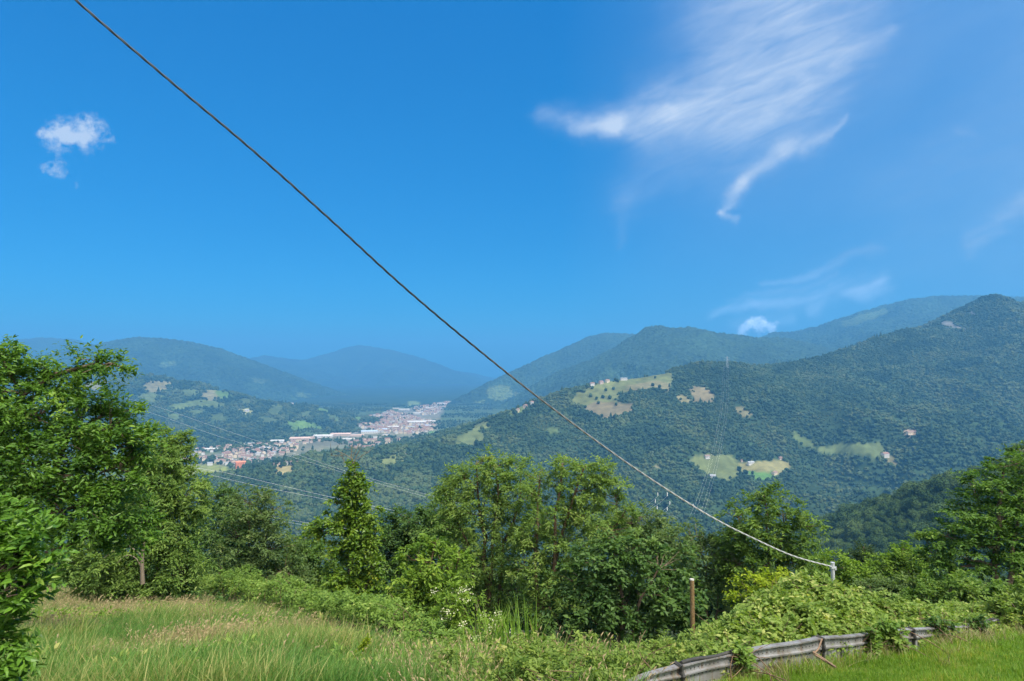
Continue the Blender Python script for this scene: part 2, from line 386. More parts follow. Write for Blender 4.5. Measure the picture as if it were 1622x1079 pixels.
# valley floor: one sheet to the horizon
FIELDS = [([(255, 748), (330, 740), (395, 743), (398, 752), (330, 757), (250, 765)], (.17, .19, .05)), ([(250, 738), (330, 735), (368, 737), (340, 741), (260, 745)], (.16, .18, .06)),
          ([(668, 688), (700, 681), (702, 692), (670, 696)], (.09, .19, .05)), ([(725, 680), (745, 678), (742, 685), (725, 687)], (.17, .18, .07)),
          ([(645, 637), (662, 634), (664, 641), (648, 643)], (.14, .18, .06)), ([(300, 722), (420, 706), (500, 694), (560, 684), (640, 668), (700, 660), (690, 690), (560, 705), (460, 722), (380, 736), (300, 738)], (.13, .13, .085)),
          ([(560, 690), (610, 655), (660, 645), (712, 634), (700, 655), (690, 675), (650, 690)], (.15, .15, .115))]
def build_floor():
    r = np.concatenate([np.array([0, 60]), 60 * 1.035 ** np.arange(1, 166)]); r = r[r < 17000]
    th = np.radians(np.concatenate([np.linspace(-60, 60, 481), np.linspace(60, 300, 81)[1:-1]]))
    R, T = np.meshgrid(r, th, indexing='ij'); x, y = (R * np.sin(T)).ravel(), (R * np.cos(T)).ravel()
    z = FLOOR + fbm(x / 900, y / 900, 3, 3) * 8
    px, py, f = proj(x, y, z)
    cov = np.ones((len(x), 4)); cov[:, :3] = (.055, .085, .035)
    cov[y > 4900, :3] = WOOD; cov[(y > 650) & (y < 1700), :3] = WOOD; cov[:, :3] *= (1 + .5 * fbm(x / 140, y / 140, 11, 3))[:, None]
    for poly, c in reversed(FIELDS):
        k = in_poly(px, py, poly) & (f > 0); cov[k, :3] = c
    nr, nt = R.shape; i, j = np.meshgrid(np.arange(nr - 1), np.arange(nt), indexing='ij'); j2 = (j + 1) % nt
    Q = np.stack([i * nt + j, (i + 1) * nt + j, (i + 1) * nt + j2, i * nt + j2], -1).reshape(-1, 4)
    me = make_mesh('valley_floor', np.stack([x, y, z], -1), quads=Q, mats=[M_hill], smooth=True, attrs={'cover': ('FLOAT_COLOR', cov)})
    tag(link('ground', me), 'flat valley floor with fields', kind='structure')
build_floor()

# ------------------------------------------------------------------ hills from ridge lines
class Hill:
    def __init__(s, ridge, slope, seed, lower=0.0, spur=.16, wl=420.0, concave=.22, run=2200.0):
        s.P = np.array([at(px, py, Y) for px, py, Y in ridge]); s.P[:, 2] -= lower
        s.slope, s.seed, s.spur, s.wl, s.concave, s.run = slope, seed, spur, wl, concave, run
    def z(s, x, y):
        x = np.asarray(x, float); y = np.asarray(y, float)
        ds, zs = [], []
        for a, b in zip(s.P[:-1], s.P[1:]):
            e = b - a; L2 = e[0] ** 2 + e[1] ** 2
            t = np.clip(((x - a[0]) * e[0] + (y - a[1]) * e[1]) / L2, 0, 1)
            ds.append(np.sqrt((x - a[0] - t * e[0]) ** 2 + (y - a[1] - t * e[1]) ** 2)); zs.append(a[2] + t * e[2])
        best = np.minimum.reduce(ds); soft = 18 + .22 * best; sw = 0; zr = 0       # soft nearest point: no seams
        for d, z in zip(ds, zs):
            w = np.exp(-(d - best) / soft); sw = sw + w; zr = zr + w * z
        zz = zr / sw - s.slope * best * (1 - s.concave * np.clip(best / s.run, 0, 1))
        d = best
        rg = 1 - 2 * np.abs(fbm(x / s.wl, y / s.wl, s.seed, 4, .5)) * 2
        n = (rg - .7) * s.spur * np.minimum(d, 900) * (1 - np.exp(-(d / 330) ** 2)) + fbm(x / 90, y / 90, s.seed + 7, 3) * np.minimum(d * .06, 9)
        return zz + n

def build_hill(name, label, h, step, jitter, mat, patches=(), rock=None, margin=1.0, wood=WOOD, floor=FLOOR):
    lo, hi = h.P.min(0), h.P.max(0); m = (hi[2] - floor) / h.slope * margin + 200
    xs = np.arange(lo[0] - m, hi[0] + m, step); ys = np.arange(max(lo[1] - m, 150), hi[1] + min(m, 600), step)
    X, Y = np.meshgrid(xs, ys); rs = np.random.default_rng(h.seed)
    X = X + rs.uniform(-.3, .3, X.shape) * step; Y = Y + rs.uniform(-.3, .3, Y.shape) * step
    Z = h.z(X, Y)
    x, y, z = X.ravel(), Y.ravel(), Z.ravel()
    px, py, f = proj(x, y, z)
    cov = np.ones((len(x), 4)); cov[:, :3] = wood; cov[:, :3] *= (1 + .5 * fbm(x / 160, y / 160, h.seed + 3, 3))[:, None]
    open_ = np.zeros(len(x), bool)
    wob = fbm(x / 45, y / 45, h.seed + 9, 3)
    for poly, c in patches:
        k = in_poly(px + wob * 7, py + wob * 4, poly) | in_poly(px + wob * 7, py - 4 + wob * 4, poly); cov[k, :3] = c; cov[k, :3] *= (1 + .25 * wob[k])[:, None]; open_ |= k
    if rock: k = rock(px, py, x, y, z); cov[k, :3] = ROCK; open_ |= k
    z = z + np.where(open_, 0, rs.uniform(0, jitter, len(x)))
    ny, nx = X.shape; i, j = np.meshgrid(np.arange(ny - 1), np.arange(nx - 1), indexing='ij')
    Q = np.stack([i * nx + j, i * nx + j + 1, (i + 1) * nx + j + 1, (i + 1) * nx + j], -1).reshape(-1, 4)
    Q = Q[(z[Q] > floor - 14).any(1)]
    used, inv = np.unique(Q, return_inverse=True)
    me = make_mesh(name, np.stack([x, y, z], -1)[used], quads=inv.reshape(-1, 4), mats=[mat], smooth=jitter < 1, attrs={'cover': ('FLOAT_COLOR', cov[used])})
    return tag(link(name, me), label, kind='structure')

hA = Hill([(330, 585, 10500), (400, 567, 11000), (420, 563, 11000), (450, 568, 11300), (480, 571, 11500), (520, 560, 11800), (550, 550, 12000), (572, 547, 12000), (600, 551, 12000), (625, 556, 12000), (650, 562, 12000), (690, 575, 12000), (720, 587, 12000), (760, 600, 12200), (840, 625, 12300)], .30, 21, spur=.26, wl=1300, run=3000)
hA2 = Hill([(640, 600, 13600), (700, 585, 13600), (745, 590, 13600), (775, 597, 13600), (830, 606, 13600), (1000, 600, 13600)], .3, 22, spur=.1, wl=1500)
hB = Hill([(-420, 565, 9000), (-200, 550, 9000), (0, 542, 9000), (60, 535, 9000), (110, 537, 9000), (150, 546, 9000), (260, 570, 9000), (400, 590, 9500)], .3, 23, spur=.2, wl=1000)
hC = Hill([(-420, 560, 5200), (-150, 572, 5600), (40, 568, 6000), (120, 555, 6200), (175, 541, 6200), (215, 535, 6200), (250, 536, 6200), (300, 542, 6300), (345, 552, 6400), (400, 571, 6500), (450, 590, 6600), (500, 608, 6700), (540, 622, 6800), (575, 632, 7000)], .34, 24, spur=.22, wl=700)
hD = Hill([(-300, 610, 3000), (-60, 598, 3200), (140, 594, 3500), (230, 592, 3500), (300, 604, 3500), (355, 618, 3500), (420, 634, 3500), (480, 640, 3650), (520, 648, 3950), (562, 662, 4400)], .205, 25, lower=6, spur=.16, wl=500)
hK = Hill([(470, 640, 5800), (540, 634, 6000), (600, 631, 6300), (650, 633, 6500), (700, 631, 6900)], .16, 26, spur=.1)
hE = Hill([(672, 668, 4900), (700, 655, 5000), (735, 627, 5300), (780, 604, 5600), (830, 580, 5900), (870, 562, 6100), (900, 549, 6200), (935, 533, 6400), (960, 528, 6400), (1000, 530, 6500), (1060, 545, 6500), (1120, 560, 6500)], .5, 27, spur=.24, wl=650)
hF = Hill([(800, 640, 4700), (850, 607, 4750), (885, 589, 4750), (930, 573, 4700), (965, 556, 4650), (1000, 534, 4600), (1027, 518, 4600), (1045, 517, 4600), (1065, 521, 4600), (1090, 519, 4600), (1112, 523, 4650), (1135, 528, 4700), (1165, 531, 4750), (1200, 536, 4800), (1240, 536, 4900), (1290, 546, 5000), (1340, 560, 5100)], .38, 28, spur=.24, wl=600)
hG = Hill([(1120, 548, 6800), (1200, 538, 6700), (1225, 527, 6600), (1250, 527, 6500), (1290, 519, 6400), (1330, 505, 6300), (1370, 493, 6200), (1400, 484, 6200), (1440, 475, 6100), (1480, 470, 6100), (1540, 469, 6000), (1580, 472, 6000), (1630, 471, 6000), (1720, 478, 6000), (1900, 500, 6000)], .36, 29, spur=.24, wl=800)
hH = Hill([(672, 702, 1720), (700, 693, 1760), (745, 676, 1850), (800, 650, 1960), (850, 631, 2050), (900, 613, 2120), (940, 603, 2150), (1000, 596, 2200), (1050, 589, 2230), (1078, 576, 2260), (1105, 570, 2260), (1140, 570, 2280), (1200, 576, 2360), (1250, 571, 2450), (1300, 562, 2550), (1350, 548, 2650), (1400, 530, 2750), (1440, 517, 2800), (1478, 517, 2850), (1510, 499, 2870), (1545, 477, 2900), (1566, 464, 2920), (1582, 464, 2920), (1602, 478, 2920), (1628, 499, 2950), (1690, 530, 3050), (1780, 550, 3150), (1950, 580, 3300)], .34, 30, lower=8, spur=.23, wl=420, run=1700)
hJ = Hill([(190, 775, 1250), (290, 762, 1350), (340, 750, 1450), (420, 734, 1560), (500, 718, 1630), (560, 708, 1690), (640, 702, 1740), (700, 695, 1770)], .26, 31, lower=8, spur=.2, wl=260)
hI = Hill([(1150, 872, 800), (1280, 826, 720), (1350, 800, 660), (1400, 782, 620), (1460, 760, 580), (1520, 741, 545), (1570, 723, 515), (1622, 706, 490), (1720, 680, 460), (1900, 640, 430)], .52, 32, lower=9, spur=.2, wl=120)

build_hill('far_mountain', 'pale blue mountain closing the valley', hA, 45, 14, M_far)
build_hill('far_ridge', 'faint blue ridge behind the far mountain', hA2, 80, 5, M_far)
build_hill('distant_ridge', 'hazy ridge at the far left skyline', hB, 40, 14, M_far)
build_hill('wooded_mountain', 'long wooded mountain left of the valley', hC, 18, 15, M_far, patches=[([(250, 575), (275, 573), (280, 578), (255, 580)], (.055, .085, .033)), ([(400, 600), (418, 601), (420, 604), (402, 604)], (.06, .09, .035)), ([(470, 622), (490, 624), (488, 627), (470, 626)], (.06, .09, .035))])
D_P = [([(135, 606), (168, 600), (175, 606), (150, 615), (135, 614)], TAN), ([(232, 604), (262, 604), (285, 608), (262, 613), (240, 618), (225, 612)], TAN), ([(245, 614), (262, 613), (262, 618), (245, 619)], TAN),
       ([(316, 622), (342, 617), (352, 626), (335, 630), (320, 628)], TAN), ([(338, 616), (364, 621), (366, 626), (350, 628)], BRIGHT), ([(300, 633), (345, 635), (368, 640), (340, 642), (300, 638)], MEADOW),
       ([(378, 648), (398, 645), (400, 652), (384, 654)], (.2, .2, .08)), ([(452, 668), (478, 664), (500, 672), (520, 682), (512, 687), (480, 682), (462, 676)], BRIGHT), ([(500, 640), (518, 640), (520, 648), (502, 647)], BRIGHT),
       ([(460, 627), (478, 630), (476, 636), (462, 633)], MEADOW), ([(420, 648), (440, 646), (452, 653), (430, 656)], (.065, .095, .035)), ([(330, 656), (352, 653), (360, 660), (338, 664)], (.065, .095, .035)), ([(515, 655), (535, 657), (540, 664), (520, 664)], (.066, .1, .034)), ([(285, 618), (312, 616), (318, 621), (290, 624)], (.062, .088, .034)), ([(300, 648), (325, 646), (322, 651), (302, 653)], (.062, .088, .034)), ([(368, 628), (395, 632), (410, 638), (380, 636)], (.062, .088, .034)), ([(405, 662), (430, 660), (445, 666), (420, 669)], (.060, .086, .034)), ([(425, 638), (450, 642), (448, 646), (428, 643)], (.062, .088, .034)), ([(470, 652), (492, 650), (498, 656), (474, 658)], (.062, .09, .034)), ([(262, 655), (290, 658), (284, 663), (260, 661)], (.062, .088, .034)), ([(210, 628), (240, 622), (262, 626), (240, 634)], (.07, .095, .036)), ([(560, 656), (572, 655), (574, 663), (560, 662)], BRIGHT), ([(270, 640), (300, 638), (300, 644), (270, 646)], MEADOW)]
build_hill('wooded_hill', 'wooded hill with small fields above the town', hD, 15, .5, M_hill, patches=D_P)
build_hill('low_hill', 'low wooded rise behind the town', hK, 25, 8, M_far)
E_P = [([(770, 617), (790, 611), (808, 613), (812, 622), (806, 630), (782, 630), (772, 624)], MEADOW), ([(735, 648), (752, 640), (768, 634), (768, 640), (748, 650), (736, 652)], MEADOW), ([(815, 622), (830, 625), (826, 632), (812, 630)], (.07, .09, .03))]
build_hill('valley_mountain', 'wooded mountain dropping to the town on the right', hE, 18, 15, M_far, patches=E_P)
build_hill('twin_top_mountain', 'wooded mountain with two rounded tops', hF, 14, 13, M_far)
build_hill('high_ridge', 'long high ridge on the right skyline', hG, 18, 15, M_far, patches=[([(1330, 511), (1400, 489), (1410, 492), (1345, 515)], (.06, .09, .03))])
H_P = [([(903, 632), (922, 617), (945, 608), (1000, 599), (1062, 590), (1070, 598), (1045, 606), (1020, 610), (985, 618), (975, 634), (940, 640), (915, 640)], (.105, .120, .045)),
       ([(985, 612), (1040, 603), (1062, 607), (1058, 616), (1040, 612), (1010, 614)], TAN),
       ([(922, 643), (950, 636), (1000, 639), (1006, 646), (985, 654), (958, 660), (940, 652)], BROWN), ([(1094, 612), (1118, 614), (1132, 625), (1128, 634), (1098, 631)], BROWN), ([(1068, 621), (1090, 629), (1096, 637), (1076, 633)], (.13, .12, .06)),
       ([(1162, 644), (1178, 645), (1192, 656), (1175, 655)], TAN), ([(1168, 734), (1205, 731), (1248, 730), (1252, 741), (1232, 748), (1180, 747)], (.165, .155, .066)), ([(1180, 747), (1232, 748), (1222, 757), (1192, 756)], (.070, .145, .040)),
       ([(1090, 727), (1112, 717), (1160, 722), (1172, 734), (1176, 748), (1150, 757), (1120, 748)], (.10, .12, .045)), ([(1255, 684), (1264, 686), (1275, 694), (1292, 700), (1290, 708), (1268, 700)], MEADOW),
       ([(1290, 708), (1322, 706), (1336, 702), (1396, 700), (1404, 714), (1392, 720), (1350, 714), (1302, 716)], (.10, .13, .05)), ([(1400, 718), (1412, 724), (1424, 730), (1418, 736), (1404, 728)], TAN), ([(1432, 680), (1452, 681), (1454, 687), (1436, 689)], (.24, .18, .13)),
       ([(720, 690), (755, 682), (770, 690), (740, 704), (722, 702)], (.08, .10, .04)), ([(745, 674), (770, 666), (776, 672), (752, 680)], (.09, .11, .045)), ([(805, 650), (830, 641), (834, 646), (810, 656)], MEADOW), ([(865, 675), (890, 677), (884, 683), (868, 682)], (.07, .10, .035)),
       ([(1036, 738), (1046, 738), (1046, 742), (1036, 742)], TAN)]
def h_rock(px, py, x, y, z):
    n = fbm(x / 22, z / 60, 55, 4) * 2
    return (px > 1455) & (px < 1560) & (py > 492) & (py < 522) & (py > 520 - (px - 1455) * .30) & (n > .05)
build_hill('meadow_hill', 'broad forested hill with meadows and a rocky peak', hH, 9, .4, M_hill, patches=H_P, rock=h_rock)
J_P = [([(632, 718), (655, 714), (700, 711), (735, 712), (744, 724), (716, 728), (668, 728), (640, 732), (604, 736), (600, 731)], (.115, .135, .05)), ([(434, 741), (462, 737), (468, 742), (452, 750), (436, 748)], (.2, .17, .08)), ([(470, 712), (500, 706), (504, 711), (474, 718)], (.09, .13, .045))]
build_hill('wooded_spur', 'low wooded spur in front of the town', hJ, 7, .4, M_hill, patches=J_P)
build_hill('near_spur', 'near spur covered in dense dark forest', hI, 6, .4, M_hill)

def on_hill(h, px, py, y0, y1, n=400):
    d = ray(px, py); Y = np.linspace(y0, y1, n); t = Y / d[1]
    x, z = d[0] * t, d[2] * t
    k = np.nonzero(h.z(x, Y) >= z)[0]
    i = k[0] if len(k) else n - 1
    return np.array([x[i], Y[i], float(h.z(x[i:i + 1], Y[i:i + 1])[0])])

# ------------------------------------------------------------------ scattered stuff (far woods, grass)
def scatter(name, label, protos, P, scl, rot, idx, cat=None):
    coll = bpy.data.collections.new(name + '_kinds')
    for i, me in enumerate(protos):
        o = bpy.data.objects.new('%s_kind_%02d' % (name, i), me); coll.objects.link(o)
    me = bpy.data.meshes.new(name); me.vertices.add(len(P)); me.vertices.foreach_set('co', np.asarray(P, np.float32).ravel())
    for an, typ, d in (('scl', 'FLOAT_VECTOR', scl), ('rot', 'FLOAT_VECTOR', rot), ('pick', 'INT', idx)):
        a = me.attributes.new(an, typ, 'POINT')
        a.data.foreach_set('vector' if typ == 'FLOAT_VECTOR' else 'value', np.asarray(d, np.int32 if typ == 'INT' else np.float32).ravel())
    o = link(name, me); tag(o, label, kind='stuff')
    ng = bpy.data.node_groups.new(name, 'GeometryNodeTree')
    ng.interface.new_socket('Geometry', in_out='INPUT', socket_type='NodeSocketGeometry'); ng.interface.new_socket('Geometry', in_out='OUTPUT', socket_type='NodeSocketGeometry')
    N, L = ng.nodes, ng.links
    gi, go = N.new('NodeGroupInput'), N.new('NodeGroupOutput'); ip = N.new('GeometryNodeInstanceOnPoints'); ci = N.new('GeometryNodeCollectionInfo')
    ci.inputs['Collection'].default_value = coll; ci.inputs['Separate Children'].default_value = True; ci.inputs['Reset Children'].default_value = True
    def attr(an, typ):
        n = N.new('GeometryNodeInputNamedAttribute'); n.data_type = typ; n.inputs[0].default_value = an; return n.outputs[0]
    L.new(gi.outputs[0], ip.inputs['Points']); L.new(ci.outputs[0], ip.inputs['Instance']); ip.inputs['Pick Instance'].default_value = True
    L.new(attr('pick', 'INT'), ip.inputs['Instance Index']); L.new(attr('rot', 'FLOAT_VECTOR'), ip.inputs['Rotation']); L.new(attr('scl', 'FLOAT_VECTOR'), ip.inputs['Scale'])
    L.new(ip.outputs[0], go.inputs[0])
    md = o.modifiers.new('scatter', 'NODES'); md.node_group = ng
    return o

import bmesh
def lump_mesh(name, seed, mat, sub=3, amp=.45, zs=1.1, cone=0.0):
    bm = bmesh.new(); bmesh.ops.create_icosphere(bm, subdivisions=sub, radius=1.0)
    V = np.array([v.co[:] for v in bm.verts]); F = np.array([[v.index for v in f.verts] for f in bm.faces]); bm.free()
    rs = np.random.default_rng(seed)
    n = np.zeros(len(V))
    for k in range(16):
        c = rs.normal(size=3); c /= np.linalg.norm(c); a = rs.uniform(.25, .5)
        n = np.maximum(n, np.clip(1 - np.arccos(np.clip(V @ c, -1, 1)) / a, 0, 1) ** .6)
    r = .72 + amp * n + rs.normal(0, .045, len(V))
    V = V * r[:, None]
    if cone: V[:, :2] *= (1 - cone * (V[:, 2] + 1) / 2)[:, None] + .05
    V[:, 2] = V[:, 2] * zs + zs * .85
    return make_mesh(name, V, tris=F, mats=[mat])

FOREST = [(.016, .035, .018), (.023, .045, .020), (.031, .056, .023), (.042, .067, .026), (.060, .082, .033)]
M_crown = crown_mat('far_tree_crown', FOREST, 2.2, .8, .3)
M_conif = crown_mat('far_conifer', [(.013, .030, .016), (.022, .045, .022)], 3, .6, .2)
LUMPS = [lump_mesh('far_tree', 100 + i, M_crown, 3, .36, z) for i, z in enumerate((.95, 1.05, 1.15, 1.0, 1.2))] + [lump_mesh('far_conifer', 120, M_conif, 3, .3, 2.0, .9)]

def forest_on(name, label, h, x0, x1, y0, y1, spacing, r0, r1, patches, seed, protos=LUMPS, zmin=FLOOR - 2, others=(), con=.03, hide=True, rock=None):
    rs = np.random.default_rng(seed)
    xs, ys = np.arange(x0, x1, spacing), np.arange(y0, y1, spacing); X, Y = np.meshgrid(xs, ys)
    x = (X + rs.uniform(-.5, .5, X.shape) * spacing).ravel(); y = (Y + rs.uniform(-.5, .5, Y.shape) * spacing).ravel()
    px0 = 811 + FPX * x / np.maximum(y, 1); k = (px0 > -60) & (px0 < 1690); x, y = x[k], y[k]
    z = h.z(x, y); k = z > zmin; x, y, z = x[k], y[k], z[k]
    for o in others:
        k = z > o.z(x, y) - 1; x, y, z = x[k], y[k], z[k]
    if hide:   # nothing on slopes turned well away
        e = 6.0; gx, gy = (h.z(x + e, y) - z) / e, (h.z(x, y + e) - z) / e
        nn = np.stack([-gx, -gy, np.ones_like(gx)], -1); vv = -np.stack([x, y, z], -1)
        dt = (nn * vv).sum(1) / np.linalg.norm(nn, axis=1) / np.linalg.norm(vv, axis=1)
        k = dt > -.10; x, y, z = x[k], y[k], z[k]
    px, py, f = proj(x, y, z); wob = fbm(x / 45, y / 45, h.seed + 9, 3); k = np.ones(len(x), bool)
    jx, jy = rs.normal(0, 2.6, len(x)), rs.normal(0, 1.4, len(x))
    for poly, c in patches: k &= ~(in_poly(px + wob * 9 + jx, py + wob * 6 + jy, poly) | in_poly(px + wob * 9 + jx, py - 5 + wob * 6 + jy, poly))
    if rock is not None: k &= ~rock(px, py, x, y, z)
    x, y, z = x[k], y[k], z[k]; n = len(x)
    thick = fbm(x / 70, y / 70, seed + 40, 3); r = rs.uniform(r0, r1, n) * (1 + .7 * thick)
    r = r * np.exp(rs.normal(0, .23, n)) * (1 + .7 * fbm(x / 150, y / 150, seed + 44, 2)); scl = np.stack([r * rs.uniform(.9, 1.15, n), r * rs.uniform(.9, 1.15, n), r * rs.uniform(.72, 1.0, n)], -1)
    idx = rs.integers(0, 5, n); idx[rs.random(n) < con + .10 * (fbm(x / 200, y / 200, seed + 41, 2) > .15)] = min(5, len(protos) - 1)
    rot = np.zeros((n, 3)); rot[:, 2] = rs.uniform(0, 6.28, n)
    return scatter(name, label, protos, np.stack([x, y, z - .2 * r], -1), scl, rot, idx)

forest_on('forest', 'mixed forest covering the broad meadow hill', hH, -400, 2700, 900, 3150, 8.0, 3.6, 5.7, H_P, 201, rock=h_rock)
forest_on('forest', 'wood on the low spur in front of the town', hJ, -1000, -60, 900, 1900, 8.0, 3.8, 6.2, J_P, 202, con=.05)
forest_on('forest', 'wood on the hill with small fields', hD, -3200, -700, 2000, 4500, 11.0, 5.0, 8.0, D_P, 203)

# ------------------------------------------------------------------ leaves and trees
def unit(v): return v / (np.linalg.norm(v, axis=-1, keepdims=True) + 1e-9)

def leaves_mesh(name, P, A, N, Lh, Wd, tint, mats, fine=False, midx=None):
    """P base, A axis, N normal; a folded, pointed leaf of two triangles (six when fine)"""
    A = unit(A); B = unit(np.cross(N, A)); N = np.cross(A, B); n = len(P)
    Lh = np.broadcast_to(Lh, (n,))[:, None]; Wd = np.broadcast_to(Wd, (n,))[:, None]
    if not fine:
        V = np.stack([P, P + A * Lh * .42 + B * Wd * .5 + N * Wd * .18, P + A * Lh - N * Lh * .12, P + A * Lh * .42 - B * Wd * .5 + N * Wd * .18], 1)
        T = np.array([[0, 2, 1], [0, 3, 2]]); k = 4
    else:
        V = np.stack([P, P + A * Lh * .25 + B * Wd * .42 + N * Wd * .14, P + A * Lh * .62 + B * Wd * .40 + N * Wd * .06, P + A * Lh - N * Lh * .16,
                      P + A * Lh * .62 - B * Wd * .40 + N * Wd * .06, P + A * Lh * .25 - B * Wd * .42 + N * Wd * .14, P + A * Lh * .45 - N * Wd * .04], 1)
        T = np.array([[0, 6, 1], [1, 6, 2], [2, 6, 3], [3, 6, 4], [4, 6, 5], [5, 6, 0]]); k = 7
    F = (T[None] + (np.arange(n) * k)[:, None, None]).reshape(-1, 3)
    return make_mesh(name, V.reshape(-1, 3), tris=F, mats=mats, smooth=False, midx=None if midx is None else np.repeat(midx, len(T)), attrs={'tint': ('FLOAT', np.repeat(tint, k))})

def sprays(C, D, rs, nt, nl, size, L, Wr, flat=0.0, droop=0.0, spread=.9, upn=1.0, lenvar=.45, tone=.5):
    """leafy twig ends: at every centre C (growing along D) nt twiglets carrying nl leaves each"""
    m = len(C)
    d = D[:, None, :] + rs.normal(0, spread, (m, nt, 3)); d[..., 2] *= (1 - flat); d = unit(d)
    t = np.linspace(.12, 1, nl)[None, None, :, None] * (rs.uniform(.6, 1.15, (m, nt, 1, 1)) * size)
    t = t * rs.uniform(.6, 1.4, (m, 1, 1, 1)); P = C[:, None, None, :] + d[:, :, None, :] * t
    P[..., 2] -= droop * (t[..., 0] ** 2) / size
    P = P + rs.normal(0, size * .07, P.shape)
    side = np.where(np.arange(nl) % 2 == 0, 1.0, -1.0)[None, None, :, None]
    up = np.array([0, 0, 1.0]); s = unit(np.cross(d, up) + 1e-4)[:, :, None, :]
    A = d[:, :, None, :] * .55 + s * side * .8 + rs.normal(0, .35, P.shape); A[..., 2] -= droop * .5
    N = up * upn + rs.normal(0, .45, P.shape) + D[:, None, None, :] * .35
    n = m * nt * nl
    P, A, N = P.reshape(n, 3), A.reshape(n, 3), N.reshape(n, 3)
    Lh = L * rs.uniform(1 - lenvar, 1 + lenvar, n)
    tint = np.clip(np.repeat(rs.normal(tone, .17, m), nt * nl) + rs.normal(0, .14, n), 0, 1)
    return P, A, N, Lh, Lh * Wr, tint

LEAF = {
    'dark': leaf_mat('dark_glossy_leaf', (.022, .062, .012), (.062, .130, .020), (.12, .19, .04), .28, .38, .5),
    'near': leaf_mat('near_glossy_leaf', (.028, .074, .012), (.072, .150, .022), (.13, .20, .05), .25, .35, .5),
    'mid': leaf_mat('mid_green_leaf', (.030, .068, .018), (.070, .125, .030), (.11, .16, .05)),
    'robinia': leaf_mat('pinnate_leaf', (.054, .106, .032), (.118, .182, .058), (.15, .19, .08), .38),
    'light': leaf_mat('light_green_leaf', (.055, .110, .020), (.120, .190, .036), (.17, .22, .05), .35),
    'grey': leaf_mat('grey_green_leaf', (.034, .068, .028), (.080, .126, .056), (.14, .18, .10), .32),
    'maple': leaf_mat('dark_maple_leaf', (.020, .050, .018), (.050, .098, .032), (.08, .13, .045), .28),
    'beech': leaf_mat('beech_leaf', (.026, .066, .016), (.060, .120, .026), (.10, .16, .04), .3),
    'lime': leaf_mat('yellow_green_leaf', (.085, .140, .014), (.170, .220, .020), (.22, .26, .04), .35),
    'bramble': leaf_mat('bramble_leaf', (.042, .088, .020), (.115, .170, .048), (.21, .24, .11), .3),
    'weed': leaf_mat('weed_leaf', (.050, .095, .022), (.120, .170, .050), (.22, .23, .11), .32),
    'ivy': leaf_mat('ivy_leaf', (.030, .075, .010), (.095, .155, .020), (.17, .20, .03), .3, .35, .5),
    'hedge': leaf_mat('hedge_leaf', (.048, .100, .024), (.115, .180, .050), (.17, .22, .08), .32),
    'pine': leaf_mat('pine_needle', (.012, .032, .012), (.030, .055, .020), None, .1),
}
M_bark = plain('grey_brown_bark', (.17, .125, .085), .9, scale=14, bump=.5, col2=(.07, .05, .035))
M_bark2 = plain('red_brown_bark', (.16, .105, .065), .9, scale=14, bump=.5, col2=(.09, .055, .03))
M_twig = plain('dead_twig', (.15, .125, .095), .9, scale=20, col2=(.12, .09, .06))
M_flower = plain('cream_blossom', (.46, .46, .30), .7, vary=.15, scale=30)

def gz(x, y): return float(near_z(np.array([x]), np.array([y]))[0])

